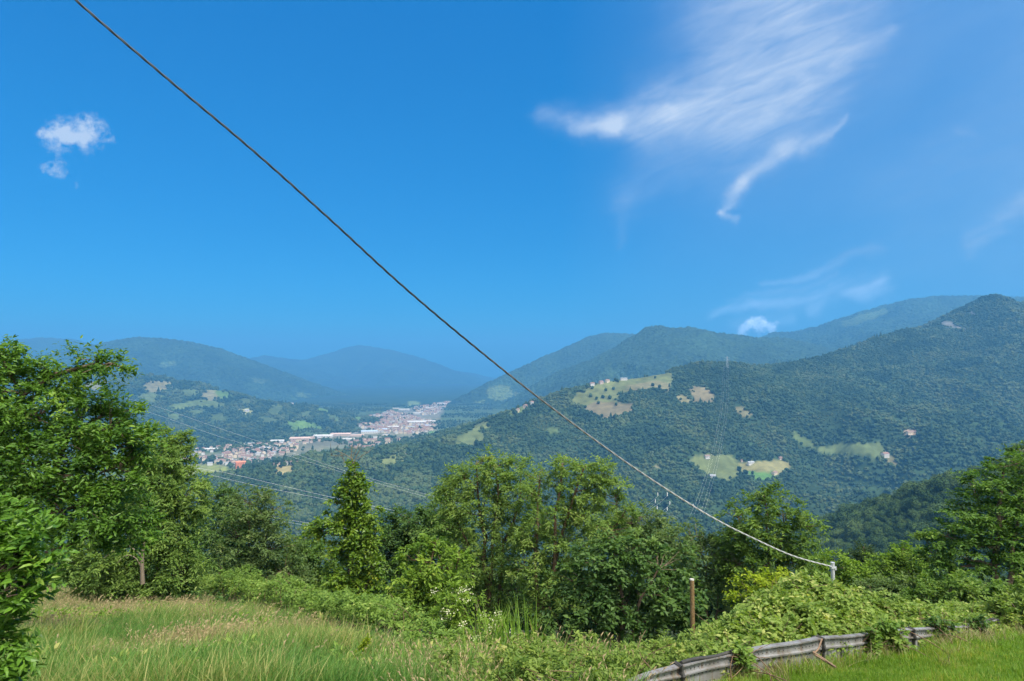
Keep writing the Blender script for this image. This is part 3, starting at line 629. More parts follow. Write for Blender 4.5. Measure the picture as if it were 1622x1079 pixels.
def tree(name, label, cat, Y, base, stems, lobes, leaf='mid', seed=1, size=.45, L=.12, Wr=.5, nt=6, nl=12, dens=1.0, flat=.2, droop=.25, bark=None, r0=.10, depth=.85, group=None, fine=False, extra=None, limbs=1, upn=1.0, shell=.42, tone=.5, spread=.9):
    """base: photo pixel column of the foot; stems: lists of pixel points up the trunk; lobes: pixel ellipses (px, py, rx, ry[, depth offset]) of foliage, all at distance Y"""
    rs = np.random.default_rng(seed); m = Y / FPX
    bx = (base - 811) * m; b = np.array([bx, Y, gz(bx, Y)])
    e = empty(name, b, label, cat, group)
    g = Geo(); nodes, nrad = [], []
    def limb(pts, ra, rb, k=7, n=9, wob=.03):
        pts = np.asarray(pts, float); t = np.concatenate([[0], np.cumsum(np.linalg.norm(np.diff(pts, axis=0), axis=1))]); tt = np.linspace(0, t[-1], n)
        q = np.stack([np.interp(tt, t, pts[:, i]) for i in range(3)], -1)
        q[1:-1] += rs.normal(0, wob * min(1.5, t[-1] / 4 + .2), (n - 2, 3))
        r = np.linspace(ra, rb, n); g.tube(q, r, k)
        return q, r
    for si, st in enumerate(stems):
        off = rs.uniform(-.25, .25) if si else 0
        pts = [np.array([at(st[0][0], st[0][1], Y)[0], Y + off, 0])]; pts[0][2] = gz(pts[0][0], pts[0][1]) - .15
        pts += [at(p[0], p[1], Y) + np.array([0, off + (p[2] if len(p) > 2 else 0), 0]) for p in st[1:]]
        q, r = limb([p - b for p in pts], r0 * (1 if si == 0 else .8), r0 * .22)
        nodes.append(q); nrad.append(r)
    trunk_nodes = np.vstack(nodes); trunk_r = np.concatenate(nrad)
    Cs, Ds = [], []
    for lb in lobes:
        c = at(lb[0], lb[1], Y) + np.array([0, lb[4] if len(lb) > 4 else 0, 0]) - b
        R = np.array([lb[2] * m, lb[2] * m * depth, lb[3] * m])
        cost = np.linalg.norm(trunk_nodes - c, axis=1) + 2.0 * np.maximum(trunk_nodes[:, 2] - (c[2] - .2 * R[2]), 0)
        i = int(np.argmin(cost))
        if limbs and np.linalg.norm(trunk_nodes[i] - c) > .3:
            mid = (trunk_nodes[i] + c) / 2 + np.array([0, 0, -.06]) * np.linalg.norm(trunk_nodes[i] - c)
            q, r = limb([trunk_nodes[i], mid, c], max(trunk_r[i] * .6, .018), .012, 5, 6); nodes.append(q[2:]); nrad.append(r[2:])
        n = max(6, int(dens * 2.6 * lb[2] * lb[3] * 4 * m * m / size ** 2))
        d = unit(rs.normal(size=(n, 3))); d[:, 2] = d[:, 2] * .95 + .08
        rad = rs.random(n) ** shell
        Cs.append(c + d * R * rad[:, None]); Ds.append(unit(d * np.array([1, 1, .8]) + np.array([0, 0, .15])))
    C, D = np.vstack(Cs), np.vstack(Ds)
    gl = near_z(C[:, 0] + b[0], C[:, 1] + b[1]) - b[2]; k = C[:, 2] > gl + .12; C, D = C[k], D[k]
    nodes_all = np.vstack(nodes)
    nb = C if len(C) < 420 else C[rs.choice(len(C), 420, replace=False)]
    for c in nb:                      # a fine branch to the leafy ends
        dd = np.linalg.norm(nodes_all - c, axis=1) + 1.2 * np.maximum(nodes_all[:, 2] - c[2] + .1, 0)
        a = nodes_all[int(np.argmin(dd))]; ln = np.linalg.norm(c - a)
        q = np.stack([a, a * .6 + c * .4 + rs.normal(0, .05 * ln, 3), a * .25 + c * .75 + rs.normal(0, .04 * ln, 3), c])
        g.tube(q, np.linspace(.009 + .006 * ln, .004, 4), 3, cap=False)
    tr = link('trunk', g.mesh('trunk', [bark or M_bark], True), e)
    P, A, N, Lh, Wd, ti = sprays(C, D, rs, nt, nl, size, L, Wr, flat, droop, spread=spread, upn=upn, tone=tone)
    link('crown', leaves_mesh('crown', P, A, N, Lh, Wd, ti, [LEAF[leaf]], fine), e)
    if extra: extra(e, b, rs, C, D, m, Y)
    return e

# --- the near shrub and the big leafy tree on the left
tree('shrub', 'nearest leafy shrub cut off by the left frame edge', 'shrub', 4.2, -40,
     [[(-60, 1200), (-58, 1080), (-35, 960), (-20, 870)], [(-50, 1200), (-35, 1080), (-10, 980), (15, 900)], [(-80, 1200), (-80, 1000), (-60, 850)]],
     [(-60, 940, 80, 115), (-5, 868, 42, 46), (38, 878, 26, 32), (26, 925, 28, 38), (-4, 985, 34, 52), (-24, 1070, 34, 66), (-80, 1080, 60, 100), (-10, 828, 20, 22)],
     'near', 11, size=.18, L=.060, Wr=.42, nt=5, nl=11, dens=1.25, flat=.0, droop=-.05, r0=.018, fine=True, upn=.6, spread=.5)
tree('broadleaf_tree', 'large dark green tree with spreading limbs at the left edge', 'tree', 11.5, -60,
     [[(-60, 1000), (-30, 850), (40, 820), (80, 760), (110, 690)], [(-60, 1000), (-50, 800), (0, 735), (90, 700), (150, 660)], [(-60, 1000), (-60, 760), (-10, 680), (20, 620), (60, 590), (150, 575)]],
     [(-40, 590, 60, 55), (25, 610, 48, 50), (90, 590, 40, 22), (140, 580, 36, 16), (178, 576, 26, 11), (0, 555, 22, 22), (60, 660, 75, 45), (130, 665, 70, 42), (175, 680, 50, 50), (110, 730, 90, 55), (185, 740, 42, 48), (30, 740, 70, 50),
      (-50, 700, 80, 80), (120, 800, 80, 45), (60, 840, 50, 40, .6), (150, 850, 55, 40, .8), (-30, 800, 50, 60), (205, 700, 26, 30)],
     'dark', 12, size=.33, L=.076, Wr=.44, nt=8, nl=13, dens=1.05, flat=.15, droop=.10, r0=.13, fine=True, upn=.8, spread=.62, shell=.30)

# --- belt of trees below the meadow, left to right
def dead_limbs(e, b, rs, C, D, m, Y):
    g = Geo(); F = lambda px, py, dy=-1.6: at(px, py, Y + dy) - b
    for pts, r0 in (([(226, 925), (225, 890), (228, 862), (233, 840)], .07), ([(226, 905), (216, 885), (200, 880), (186, 892)], .022), ([(225, 880), (205, 866), (188, 868), (165, 884)], .02), ([(208, 867), (196, 858), (190, 848)], .012)):
        q = smooth_path([F(*p) for p in pts], 14); g.tube(q, np.linspace(r0, r0 * .4, 14), 6)
    link('bare_branch', g.mesh('bare_branch', [M_twig], True), e)
tree('robinia_tree', 'bright green tree with drooping leaves beside the big dark tree', 'tree', 23, 226,
     [[(226, 960), (226, 880), (232, 800), (250, 720)], [(226, 960), (210, 860), (190, 790)], [(228, 960), (255, 860), (290, 800)]],
     [(255, 720, 50, 40), (240, 770, 70, 50), (290, 790, 36, 50), (200, 800, 60, 60), (280, 850, 45, 60), (210, 880, 75, 55), (140, 890, 60, 50), (290, 905, 35, 36), (240, 925, 60, 25), (165, 930, 50, 20), (290, 700, 22, 12), (262, 690, 16, 14)],
     'robinia', 13, size=.48, L=.125, Wr=.36, nt=7, nl=16, dens=.95, flat=.1, droop=.55, r0=.12, tone=.42, extra=dead_limbs)
tree('dark_tree', 'darker tree standing behind the grey green one', 'tree', 33, 352, [[(352, 950), (350, 860), (352, 790)]],
     [(352, 795, 26, 26), (350, 840, 40, 50), (345, 890, 40, 45)], 'maple', 14, size=.5, L=.14, dens=.9, r0=.1)
tree('grey_green_tree', 'soft grey green tree with loose crown left of the columnar tree', 'tree', 29, 392, [[(392, 950), (392, 870), (395, 800)], [(394, 950), (415, 860), (430, 810)]],
     [(395, 800, 42, 26), (425, 820, 34, 32), (380, 850, 45, 45), (430, 870, 42, 50), (390, 905, 55, 30), (450, 905, 40, 30)], 'grey', 15, size=.5, L=.14, Wr=.4, dens=.8, droop=.4, r0=.1)
tree('low_tree', 'low rounded green tree filling the gap left of the columnar tree', 'tree', 34, 478, [[(478, 960), (480, 900), (482, 860)]],
     [(478, 870, 40, 30), (500, 895, 40, 40), (455, 900, 36, 36), (515, 930, 36, 26), (470, 940, 40, 20)], 'mid', 16, size=.5, L=.14, dens=.9, droop=.35, r0=.08)

def bare_top(e, b, rs, C, D, m, Y):
    g = Geo()
    for (p0, p1, r) in (((562, 745), (558, 702), .03), ((560, 735), (575, 704), .02), ((560, 740), (540, 716), .02), ((560, 728), (530, 712), .014), ((559, 724), (566, 708), .012), ((565, 728), (585, 716), .012), ((545, 722), (524, 722), .01)):
        a, c = at(*p0, Y) - b, at(*p1, Y) - b
        q = np.stack([a, (a + c) / 2 + rs.normal(0, .06, 3), c]); g.tube(q, np.linspace(r, .006, 3), 4)
        for _ in range(3):
            s = q[1] + (q[2] - q[1]) * rs.random(); w = s + rs.normal(0, .22, 3) + np.array([0, 0, .15]); g.tube(np.stack([s, (s + w) / 2, w]), np.linspace(.008, .004, 3), 3)
    link('bare_twigs', g.mesh('bare_twigs', [M_twig], True), e)
tree('columnar_tree', 'narrow ivy clad tree with bare twigs at its top', 'tree', 25, 556, [[(556, 985), (556, 900), (560, 820), (562, 740)]],
     [(560, 746, 11, 16), (566, 772, 17, 18), (550, 792, 22, 18), (578, 806, 18, 24), (556, 815, 16, 22), (530, 828, 30, 14), (500, 836, 20, 9), (572, 846, 24, 28), (548, 872, 26, 24), (578, 892, 24, 26), (540, 915, 30, 26), (575, 940, 32, 34), (596, 856, 10, 10), (540, 772, 10, 9), (515, 945, 26, 20)],
     'ivy', 17, size=.33, L=.125, Wr=.6, nt=5, nl=11, dens=1.0, flat=.1, droop=.5, r0=.13, extra=bare_top, spread=.8)
tree('dark_tree', 'dark green tree close behind the small light green tree', 'tree', 30, 650, [[(650, 985), (650, 900), (655, 830)]],
     [(650, 828, 46, 26), (620, 860, 36, 40), (672, 850, 46, 40), (640, 905, 52, 46), (695, 890, 36, 44), (660, 950, 60, 34)], 'maple', 18, size=.5, L=.14, dens=.95, r0=.12, droop=.35)
tree('slender_tree', 'tall olive green tree between the columnar tree and the twin stemmed one', 'tree', 31, 700, [[(700, 985), (700, 880), (705, 800)]],
     [(702, 808, 36, 24), (690, 840, 36, 36), (720, 850, 40, 40)], 'mid', 19, size=.5, L=.13, dens=.9, r0=.1, droop=.3)
tree('small_tree', 'small light green tree with drooping foliage above the bushes', 'tree', 18.5, 664, [[(664, 1010), (666, 960), (680, 900), (690, 860)], [(664, 1010), (690, 950), (720, 910)]],
     [(690, 862, 28, 14), (662, 888, 30, 20), (700, 892, 34, 24), (648, 925, 30, 26), (700, 930, 44, 22), (660, 955, 26, 24), (640, 965, 18, 22), (688, 955, 24, 20), (728, 880, 16, 14)],
     'light', 20, size=.36, L=.13, Wr=.45, nt=5, nl=10, dens=.8, flat=.25, droop=.5, r0=.07, bark=M_bark2, tone=.45)

def blossom(e, b, rs, C, D, m, Y):
    k = rs.random(len(C)) < .26; F = C[k] + D[k] * .22
    if not len(F): return
    n = 26; P = (F[:, None, :] + np.concatenate([rs.normal(0, .085, (len(F), n, 2)), rs.normal(.03, .02, (len(F), n, 1))], -1)).reshape(-1, 3)
    link('blossom', leaves_mesh('blossom', P, rs.normal(size=P.shape), np.array([0, 0, 1.0]) + rs.normal(0, .3, P.shape), .035, .035, np.ones(len(P)), [M_flower]), e)
tree('elder_bush', 'elder bush with flat cream flower heads by the tall tree', 'bush', 16.5, 745, [[(745, 1040), (735, 960), (722, 935)], [(745, 1040), (755, 970), (750, 950)]],
     [(722, 945, 22, 18), (715, 965, 26, 16), (748, 960, 18, 14), (735, 1000, 34, 26), (770, 1005, 24, 24), (712, 1012, 22, 20)], 'light', 21, size=.26, L=.09, Wr=.5, nt=5, nl=9, dens=.9, r0=.03, extra=blossom)

tree('robinia_tree', 'tall airy tree with twin stems just right of the small light green tree', 'tree', 24, 772,
     [[(772, 1010), (770, 940), (765, 860), (760, 790), (755, 735)], [(772, 1010), (778, 930), (785, 850), (790, 790), (785, 740)], [(772, 950), (740, 860), (715, 810)], [(776, 950), (800, 860), (820, 800), (825, 750)]],
     [(765, 733, 32, 16), (735, 755, 36, 22), (790, 755, 36, 26), (820, 745, 24, 20), (722, 790, 36, 28), (770, 790, 42, 24), (822, 790, 34, 32), (710, 830, 34, 24), (760, 830, 40, 26), (800, 850, 42, 34), (740, 870, 34, 26), (850, 840, 26, 40), (715, 770, 20, 10), (775, 900, 44, 34), (815, 935, 36, 34), (735, 930, 26, 24), (785, 965, 30, 24)],
     'robinia', 22, size=.40, L=.105, Wr=.38, nt=6, nl=15, dens=.82, flat=.25, droop=.25, r0=.12, bark=M_bark2)
tree('robinia_tree', 'broad airy tree with a stem leaning right above the tall weeds', 'tree', 22.5, 858,
     [[(855, 1020), (862, 950), (880, 880), (905, 800), (925, 740)], [(855, 1020), (870, 950), (910, 890), (950, 860), (980, 830)], [(858, 1000), (850, 900), (850, 820), (855, 760)], [(865, 950), (880, 850), (885, 770), (890, 735)]],
     [(890, 735, 36, 14), (935, 740, 30, 18), (855, 765, 36, 24), (905, 770, 40, 26), (950, 770, 36, 24), (975, 790, 18, 14), (880, 810, 46, 28), (935, 815, 44, 28), (850, 850, 44, 30), (970, 840, 40, 26), (900, 860, 48, 32), (830, 895, 36, 28), (880, 910, 40, 26), (850, 950, 22, 22), (960, 765, 22, 12), (990, 810, 18, 14), (870, 960, 34, 30), (905, 940, 36, 28), (840, 985, 26, 18)],
     'robinia', 23, size=.40, L=.105, Wr=.38, nt=6, nl=15, dens=.82, flat=.25, droop=.25, r0=.13, bark=M_bark2)
tree('grey_green_tree', 'soft green round tree peeking out right of the broad airy tree', 'tree', 30, 1010, [[(1010, 980), (1010, 900), (1010, 840)]],
     [(1005, 822, 42, 24), (1035, 850, 36, 30), (985, 855, 40, 34), (1015, 885, 50, 34)], 'grey', 24, size=.48, L=.13, dens=.95, droop=.35, r0=.1)
tree('maple_tree', 'wide dark tree with layered leaves left of the brown post', 'tree', 19.5, 985,
     [[(985, 1040), (985, 960), (975, 890), (970, 850)], [(985, 1040), (1010, 950), (1040, 900)], [(985, 1040), (950, 960), (920, 920)]],
     [(1000, 870, 50, 26), (950, 890, 46, 30), (1045, 895, 48, 32), (915, 925, 40, 34), (990, 930, 56, 34), (1050, 940, 50, 32), (925, 975, 52, 32), (985, 985, 50, 28), (1045, 985, 46, 28), (890, 1000, 30, 18), (960, 1008, 50, 16), (1085, 960, 30, 40)],
     'maple', 25, size=.42, L=.14, Wr=.62, nt=7, nl=10, dens=.58, flat=.6, droop=.3, r0=.11, upn=1.5, tone=.48)
tree('grey_green_tree', 'grey green tree with thin stems behind the brown post', 'tree', 25, 1120, [[(1120, 985), (1118, 900), (1110, 850)], [(1122, 985), (1145, 920), (1160, 860)], [(1120, 985), (1090, 900), (1075, 850)]],
     [(1095, 850, 46, 20), (1070, 880, 36, 34), (1125, 880, 46, 32), (1155, 870, 26, 26), (1145, 920, 44, 38), (1105, 930, 30, 26), (1170, 960, 30, 28), (1055, 850, 26, 20)], 'grey', 26, size=.42, L=.13, Wr=.36, dens=.7, droop=.4, r0=.06, bark=M_bark)
tree('cherry_tree', 'upright green tree with brownish tint behind the cable end', 'tree', 24, 1220, [[(1220, 985), (1222, 900), (1215, 820), (1210, 785)], [(1222, 985), (1240, 880), (1250, 810)], [(1218, 985), (1190, 880), (1170, 820)]],
     [(1212, 795, 34, 16), (1175, 815, 32, 20), (1240, 815, 36, 22), (1275, 835, 24, 18), (1200, 850, 46, 32), (1255, 860, 40, 32), (1165, 850, 26, 26), (1215, 895, 58, 32), (1270, 890, 24, 24), (1165, 890, 26, 26), (1225, 780, 10, 8)],
     'mid', 27, size=.42, L=.14, Wr=.42, nt=5, nl=11, dens=.75, droop=.35, r0=.11, tone=.55)
tree('lime_bush', 'yellow green bush rising behind the bramble thicket', 'bush', 18, 1210, [[(1210, 1000), (1212, 930)], [(1215, 1000), (1235, 925)]],
     [(1205, 928, 34, 18), (1240, 920, 28, 14), (1220, 950, 44, 20), (1182, 945, 16, 16)], 'lime', 28, size=.3, L=.09, Wr=.6, nt=5, nl=10, dens=1.0, r0=.03)
tree('small_tree', 'small round light green tree right behind the metal pole', 'tree', 26, 1335, [[(1335, 980), (1335, 900)]],
     [(1310, 895, 30, 20), (1345, 915, 34, 24), (1300, 915, 22, 22), (1365, 930, 26, 20)], 'light', 29, size=.42, L=.12, dens=.9, r0=.06, tone=.35)
tree('pine_tree', 'small dark pine among the green trees below the spur', 'tree', 40, 1368, [[(1368, 960), (1368, 900), (1368, 866)]],
     [(1368, 876, 14, 10), (1366, 890, 26, 9), (1372, 902, 32, 10), (1362, 915, 34, 10)], 'pine', 30, size=.5, L=.22, Wr=.16, nt=7, nl=14, dens=1.3, flat=.5, droop=-.2, r0=.1)
tree('light_tree', 'light green feathery tree right of the small pine', 'tree', 33, 1432, [[(1432, 970), (1432, 900), (1430, 870)]],
     [(1425, 875, 30, 14), (1455, 880, 22, 14), (1405, 900, 26, 22), (1440, 905, 36, 24), (1410, 930, 36, 26), (1460, 930, 34, 26)], 'light', 31, size=.46, L=.13, dens=.9, r0=.08, tone=.3)
tree('grey_bush', 'grey green bush below the light feathery tree', 'bush', 24, 1400, [[(1400, 985), (1400, 940)]],
     [(1385, 935, 28, 22), (1420, 940, 34, 24), (1455, 945, 30, 22)], 'grey', 32, size=.36, L=.11, dens=1.0, r0=.04)
tree('beech_tree', 'big dense tree with layered boughs at the right edge', 'tree', 24, 1575,
     [[(1575, 985), (1575, 900), (1580, 800), (1590, 740)], [(1578, 985), (1600, 850), (1618, 785)]],
     [(1605, 735, 36, 22), (1575, 765, 40, 20), (1620, 780, 46, 30), (1545, 790, 38, 18), (1590, 815, 60, 26), (1530, 825, 44, 22), (1500, 850, 38, 20), (1570, 850, 60, 26), (1640, 840, 50, 50), (1520, 880, 56, 24), (1590, 890, 60, 28), (1480, 890, 28, 20), (1650, 900, 50, 40), (1510, 910, 40, 18)],
     'beech', 33, size=.46, L=.13, Wr=.5, nt=6, nl=11, dens=.85, flat=.72, droop=.15, r0=.16, upn=1.6)
tree('dark_tree', 'dark tree top showing above the big layered tree', 'tree', 33, 1640, [[(1640, 985), (1640, 850), (1637, 760)]],
     [(1622, 715, 22, 20), (1640, 745, 40, 36), (1650, 800, 50, 50)], 'maple', 34, size=.5, L=.14, dens=.9, r0=.13)
tree('hazel_bush', 'rounded hazel bush at the foot of the big layered tree', 'bush', 19, 1500, [[(1500, 990), (1500, 945)], [(1500, 990), (1540, 940)], [(1500, 990), (1470, 950)]],
     [(1465, 950, 30, 22), (1505, 940, 36, 26), (1550, 945, 36, 26), (1590, 950, 30, 22), (1440, 955, 22, 16)], 'mid', 35, size=.34, L=.10, Wr=.6, dens=1.0, r0=.03, tone=.6)
tree('hazel_bush', 'pale green bush cut off by the right frame edge', 'bush', 15.5, 1640, [[(1640, 1010), (1640, 950)]],
     [(1610, 965, 34, 18), (1650, 955, 40, 30), (1585, 975, 24, 12), (1620, 985, 40, 14)], 'bramble', 36, size=.3, L=.085, Wr=.6, dens=1.0, r0=.03)

# woods further down our own slope and on the near spur
def leafy_crown(name, seed, mat, n=2600, s=.18):
    rs = np.random.default_rng(seed); lob = unit(rs.normal(size=(9, 3))) * np.array([.55, .55, .45]); lob = np.vstack([lob, [[0, 0, 0]]]); rad = rs.uniform(.42, .62, 10)
    k = rs.integers(0, 10, n); d = unit(rs.normal(size=(n, 3))); P = lob[k] + d * (rad[k] * rs.random(n) ** .3)[:, None]
    P[:, 2] = P[:, 2] * 1.15 + 1.0
    N = d + np.array([0, 0, .6]) + rs.normal(0, .45, (n, 3)); A = np.cross(N, rs.normal(size=(n, 3)))
    m = leaves_mesh(name, P, A, N, s * rs.uniform(.6, 1.3, n), s * .65, rs.random(n), [mat]); return m
M_mid = crown_mat('mid_tree_crown', [(.026, .054, .018), (.039, .074, .022), (.052, .090, .026), (.070, .110, .032)], 1.2, .2, .1)
LEAFY = [leafy_crown('slope_tree', 300 + i, M_mid) for i in range(5)]
forest_on('forest', 'dense dark wood on the near spur', hI, 0, 950, 300, 1150, 6.0, 3.0, 5.0, [], 204, protos=LEAFY, con=0, hide=True)
def slope_forest():
    rs = np.random.default_rng(205); n = 2600
    y = 44 + 420 * rs.random(n) ** 1.5; x = (rs.uniform(-60, 1680, n) - 811) / FPX * y
    z = near_z(x, y); r = rs.uniform(2.2, 3.6, n) * np.clip(y / 90, .72, 1.15)
    px, py, f = proj(x, y, z + 2.6 * r)
    k = (py > 842 + 0 * px) & ~((px > 560) & (px < 640) & (y > 60) & (py < 860)); x, y, z, r = x[k], y[k], z[k], r[k]; n = len(x)
    rot = np.zeros((n, 3)); rot[:, 2] = rs.uniform(0, 6.28, n)
    scatter('forest', 'wood running down the slope below the garden', LEAFY, np.stack([x, y, z - .2], -1), np.stack([r, r, r * rs.uniform(.9, 1.25, n)], -1), rot, rs.integers(0, 5, n))
slope_forest()

# ------------------------------------------------------------------ valley trees, town
def on_floor(px, py):
    d = ray(px, py); t = FLOOR / d[2]; return np.array([d[0] * t, d[1] * t, FLOOR])
HILLS = [hD, hE, hF, hH, hJ, hK]
def buried(x, y, by=-1.0):
    return any(float(h.z(np.array([x]), np.array([y]))[0]) > FLOOR + by for h in HILLS)
def surf(px, py):
    """first hill or the valley floor along a pixel ray"""
    p = on_floor(px, py); best = p
    for h in HILLS:
        lo, hi = h.P[:, 1].min() - 1400, h.P[:, 1].max()
        q = on_hill(h, px, py, max(lo, 400), hi, 500)
        if abs(proj(*q)[1] - py) < 2 and q[1] < best[1]: best = q
    return best

M_white = plain('pale_render', (.50, .485, .46), .8, vary=.12, scale=.3); M_cream = plain('cream_render', (.55, .46, .34), .8, vary=.12, scale=.3); M_pink = plain('pink_render', (.42, .33, .28), .8, vary=.12, scale=.3)
M_roof = plain('red_roof_tiles', (.25, .15, .12), .85, vary=.35, scale=.6); M_roof2 = plain('brown_roof_tiles', (.24, .16, .13), .85, vary=.3, scale=.6); M_grey = plain('grey_metal_roof', (.32, .335, .36), .5, vary=.2, scale=.08); M_pale = plain('pale_factory_roof', (.50, .49, .47), .6, vary=.2, scale=.06)
M_orange = plain('orange_render', (.55, .20, .105), .8, vary=.12, scale=.2); M_dark = plain('dark_window', (.03, .035, .045), .2, vary=.2)
M_rpink = plain('pink_factory_roof', (.50, .36, .30), .7, vary=.2, scale=.05); M_blue = plain('blue_grey_roof', (.34, .42, .52), .5, vary=.15, scale=.05)

def house_mesh(name, w, d, h, rh, mw, mr, eave=.5, wings=()):
    g = Geo()
    def one(cx, cy, w, d, h, rh):
        g.box(cx, cy, h / 2 - 2, w, d, h + 4, m=0)
        V = [(cx - w / 2, cy - d / 2, h), (cx - w / 2, cy + d / 2, h), (cx - w / 2, cy, h + rh * .96), (cx + w / 2, cy - d / 2, h), (cx + w / 2, cy + d / 2, h), (cx + w / 2, cy, h + rh * .96)]
        g.add(V, T=[(0, 2, 1), (3, 4, 5)], m=0)
        a, b, t = w / 2 + eave, d / 2 + eave, .25; zl = h - eave * rh / (d / 2)
        for s in (-1, 1):
            V = [(cx - a, cy + s * b, zl), (cx + a, cy + s * b, zl), (cx + a, cy, h + rh), (cx - a, cy, h + rh)]
            V += [(x, y, z + t) for x, y, z in V]
            Q = [(0, 1, 2, 3), (7, 6, 5, 4), (0, 4, 5, 1), (1, 5, 6, 2), (3, 2, 6, 7), (0, 3, 7, 4)]
            g.add(V, Q=Q if s > 0 else [q[::-1] for q in Q], m=1)
        for k in range(max(2, int(w / 3))):                   # window openings, two storeys
            x = cx - w / 2 + (k + .5) * w / max(2, int(w / 3))
            for zz in np.arange(1.5, h - .6, 2.9):
                g.box(x, cy - d / 2 - .02, zz, 1.1, .12, 1.4, m=2)
        g.box(cx + w * .22, cy + d * .12, h + rh * .9, .7, .7, 1.6, m=0)
    one(0, 0, w, d, h, rh)
    for wg in wings: one(*wg)
    return g.mesh(name, [mw, mr, M_dark])

def shed_mesh(name, w, d, h, mw, mr, bays=3):
    g = Geo(); g.box(0, 0, h / 2 - 2, w, d, h + 4, m=0)
    for k in range(bays):
        y0, y1 = -d / 2 + k * d / bays, -d / 2 + (k + 1) * d / bays; ym, hh = (y0 + y1) / 2, h + .09 * d / bays + .6
        a = w / 2 + .3
        V = [(-a, y0, h + .02), (a, y0, h + .02), (a, ym, hh), (-a, ym, hh), (a, y1, h + .02), (-a, y1, h + .02)]
        g.add(V, T=[(1, 4, 2), (0, 3, 5)], Q=[(0, 1, 2, 3), (3, 2, 4, 5)], m=1)
    for k in range(int(w / 8)): g.box(-w / 2 + 4 + k * 8, -d / 2 - .03, h * .6, 4.5, .12, 1.2, m=2)
    return g.mesh(name, [mw, mr, M_dark])

HK = [('white house with a red tiled roof in the valley town', house_mesh('house', 13, 9, 6.5, 2.4, M_white, M_roof)),
      ('cream house with a brown roof in the valley town', house_mesh('house', 11, 9, 7, 2.2, M_cream, M_roof2)),
      ('pink house with a red roof in the valley town', house_mesh('house', 15, 10, 7, 2.4, M_pink, M_roof)),
      ('tall cream apartment house with a red roof in the valley town', house_mesh('house', 18, 11, 11, 2.4, M_cream, M_roof)),
      ('white house with a flat pitched grey roof in the valley town', house_mesh('house', 14, 11, 7, 1.2, M_white, M_grey))]
SK = [('long workshop with a pale roof in the valley town', shed_mesh('workshop', 60, 30, 7, M_white, M_pale)), ('long workshop with a grey metal roof in the valley town', shed_mesh('workshop', 50, 26, 7, M_cream, M_grey)),
      ('low workshop with a pinkish roof in the valley town', shed_mesh('workshop', 70, 36, 7, M_pink, M_rpink)), ('workshop with a blue grey roof in the valley town', shed_mesh('workshop', 60, 40, 8, M_white, M_blue))]
TOWN = []
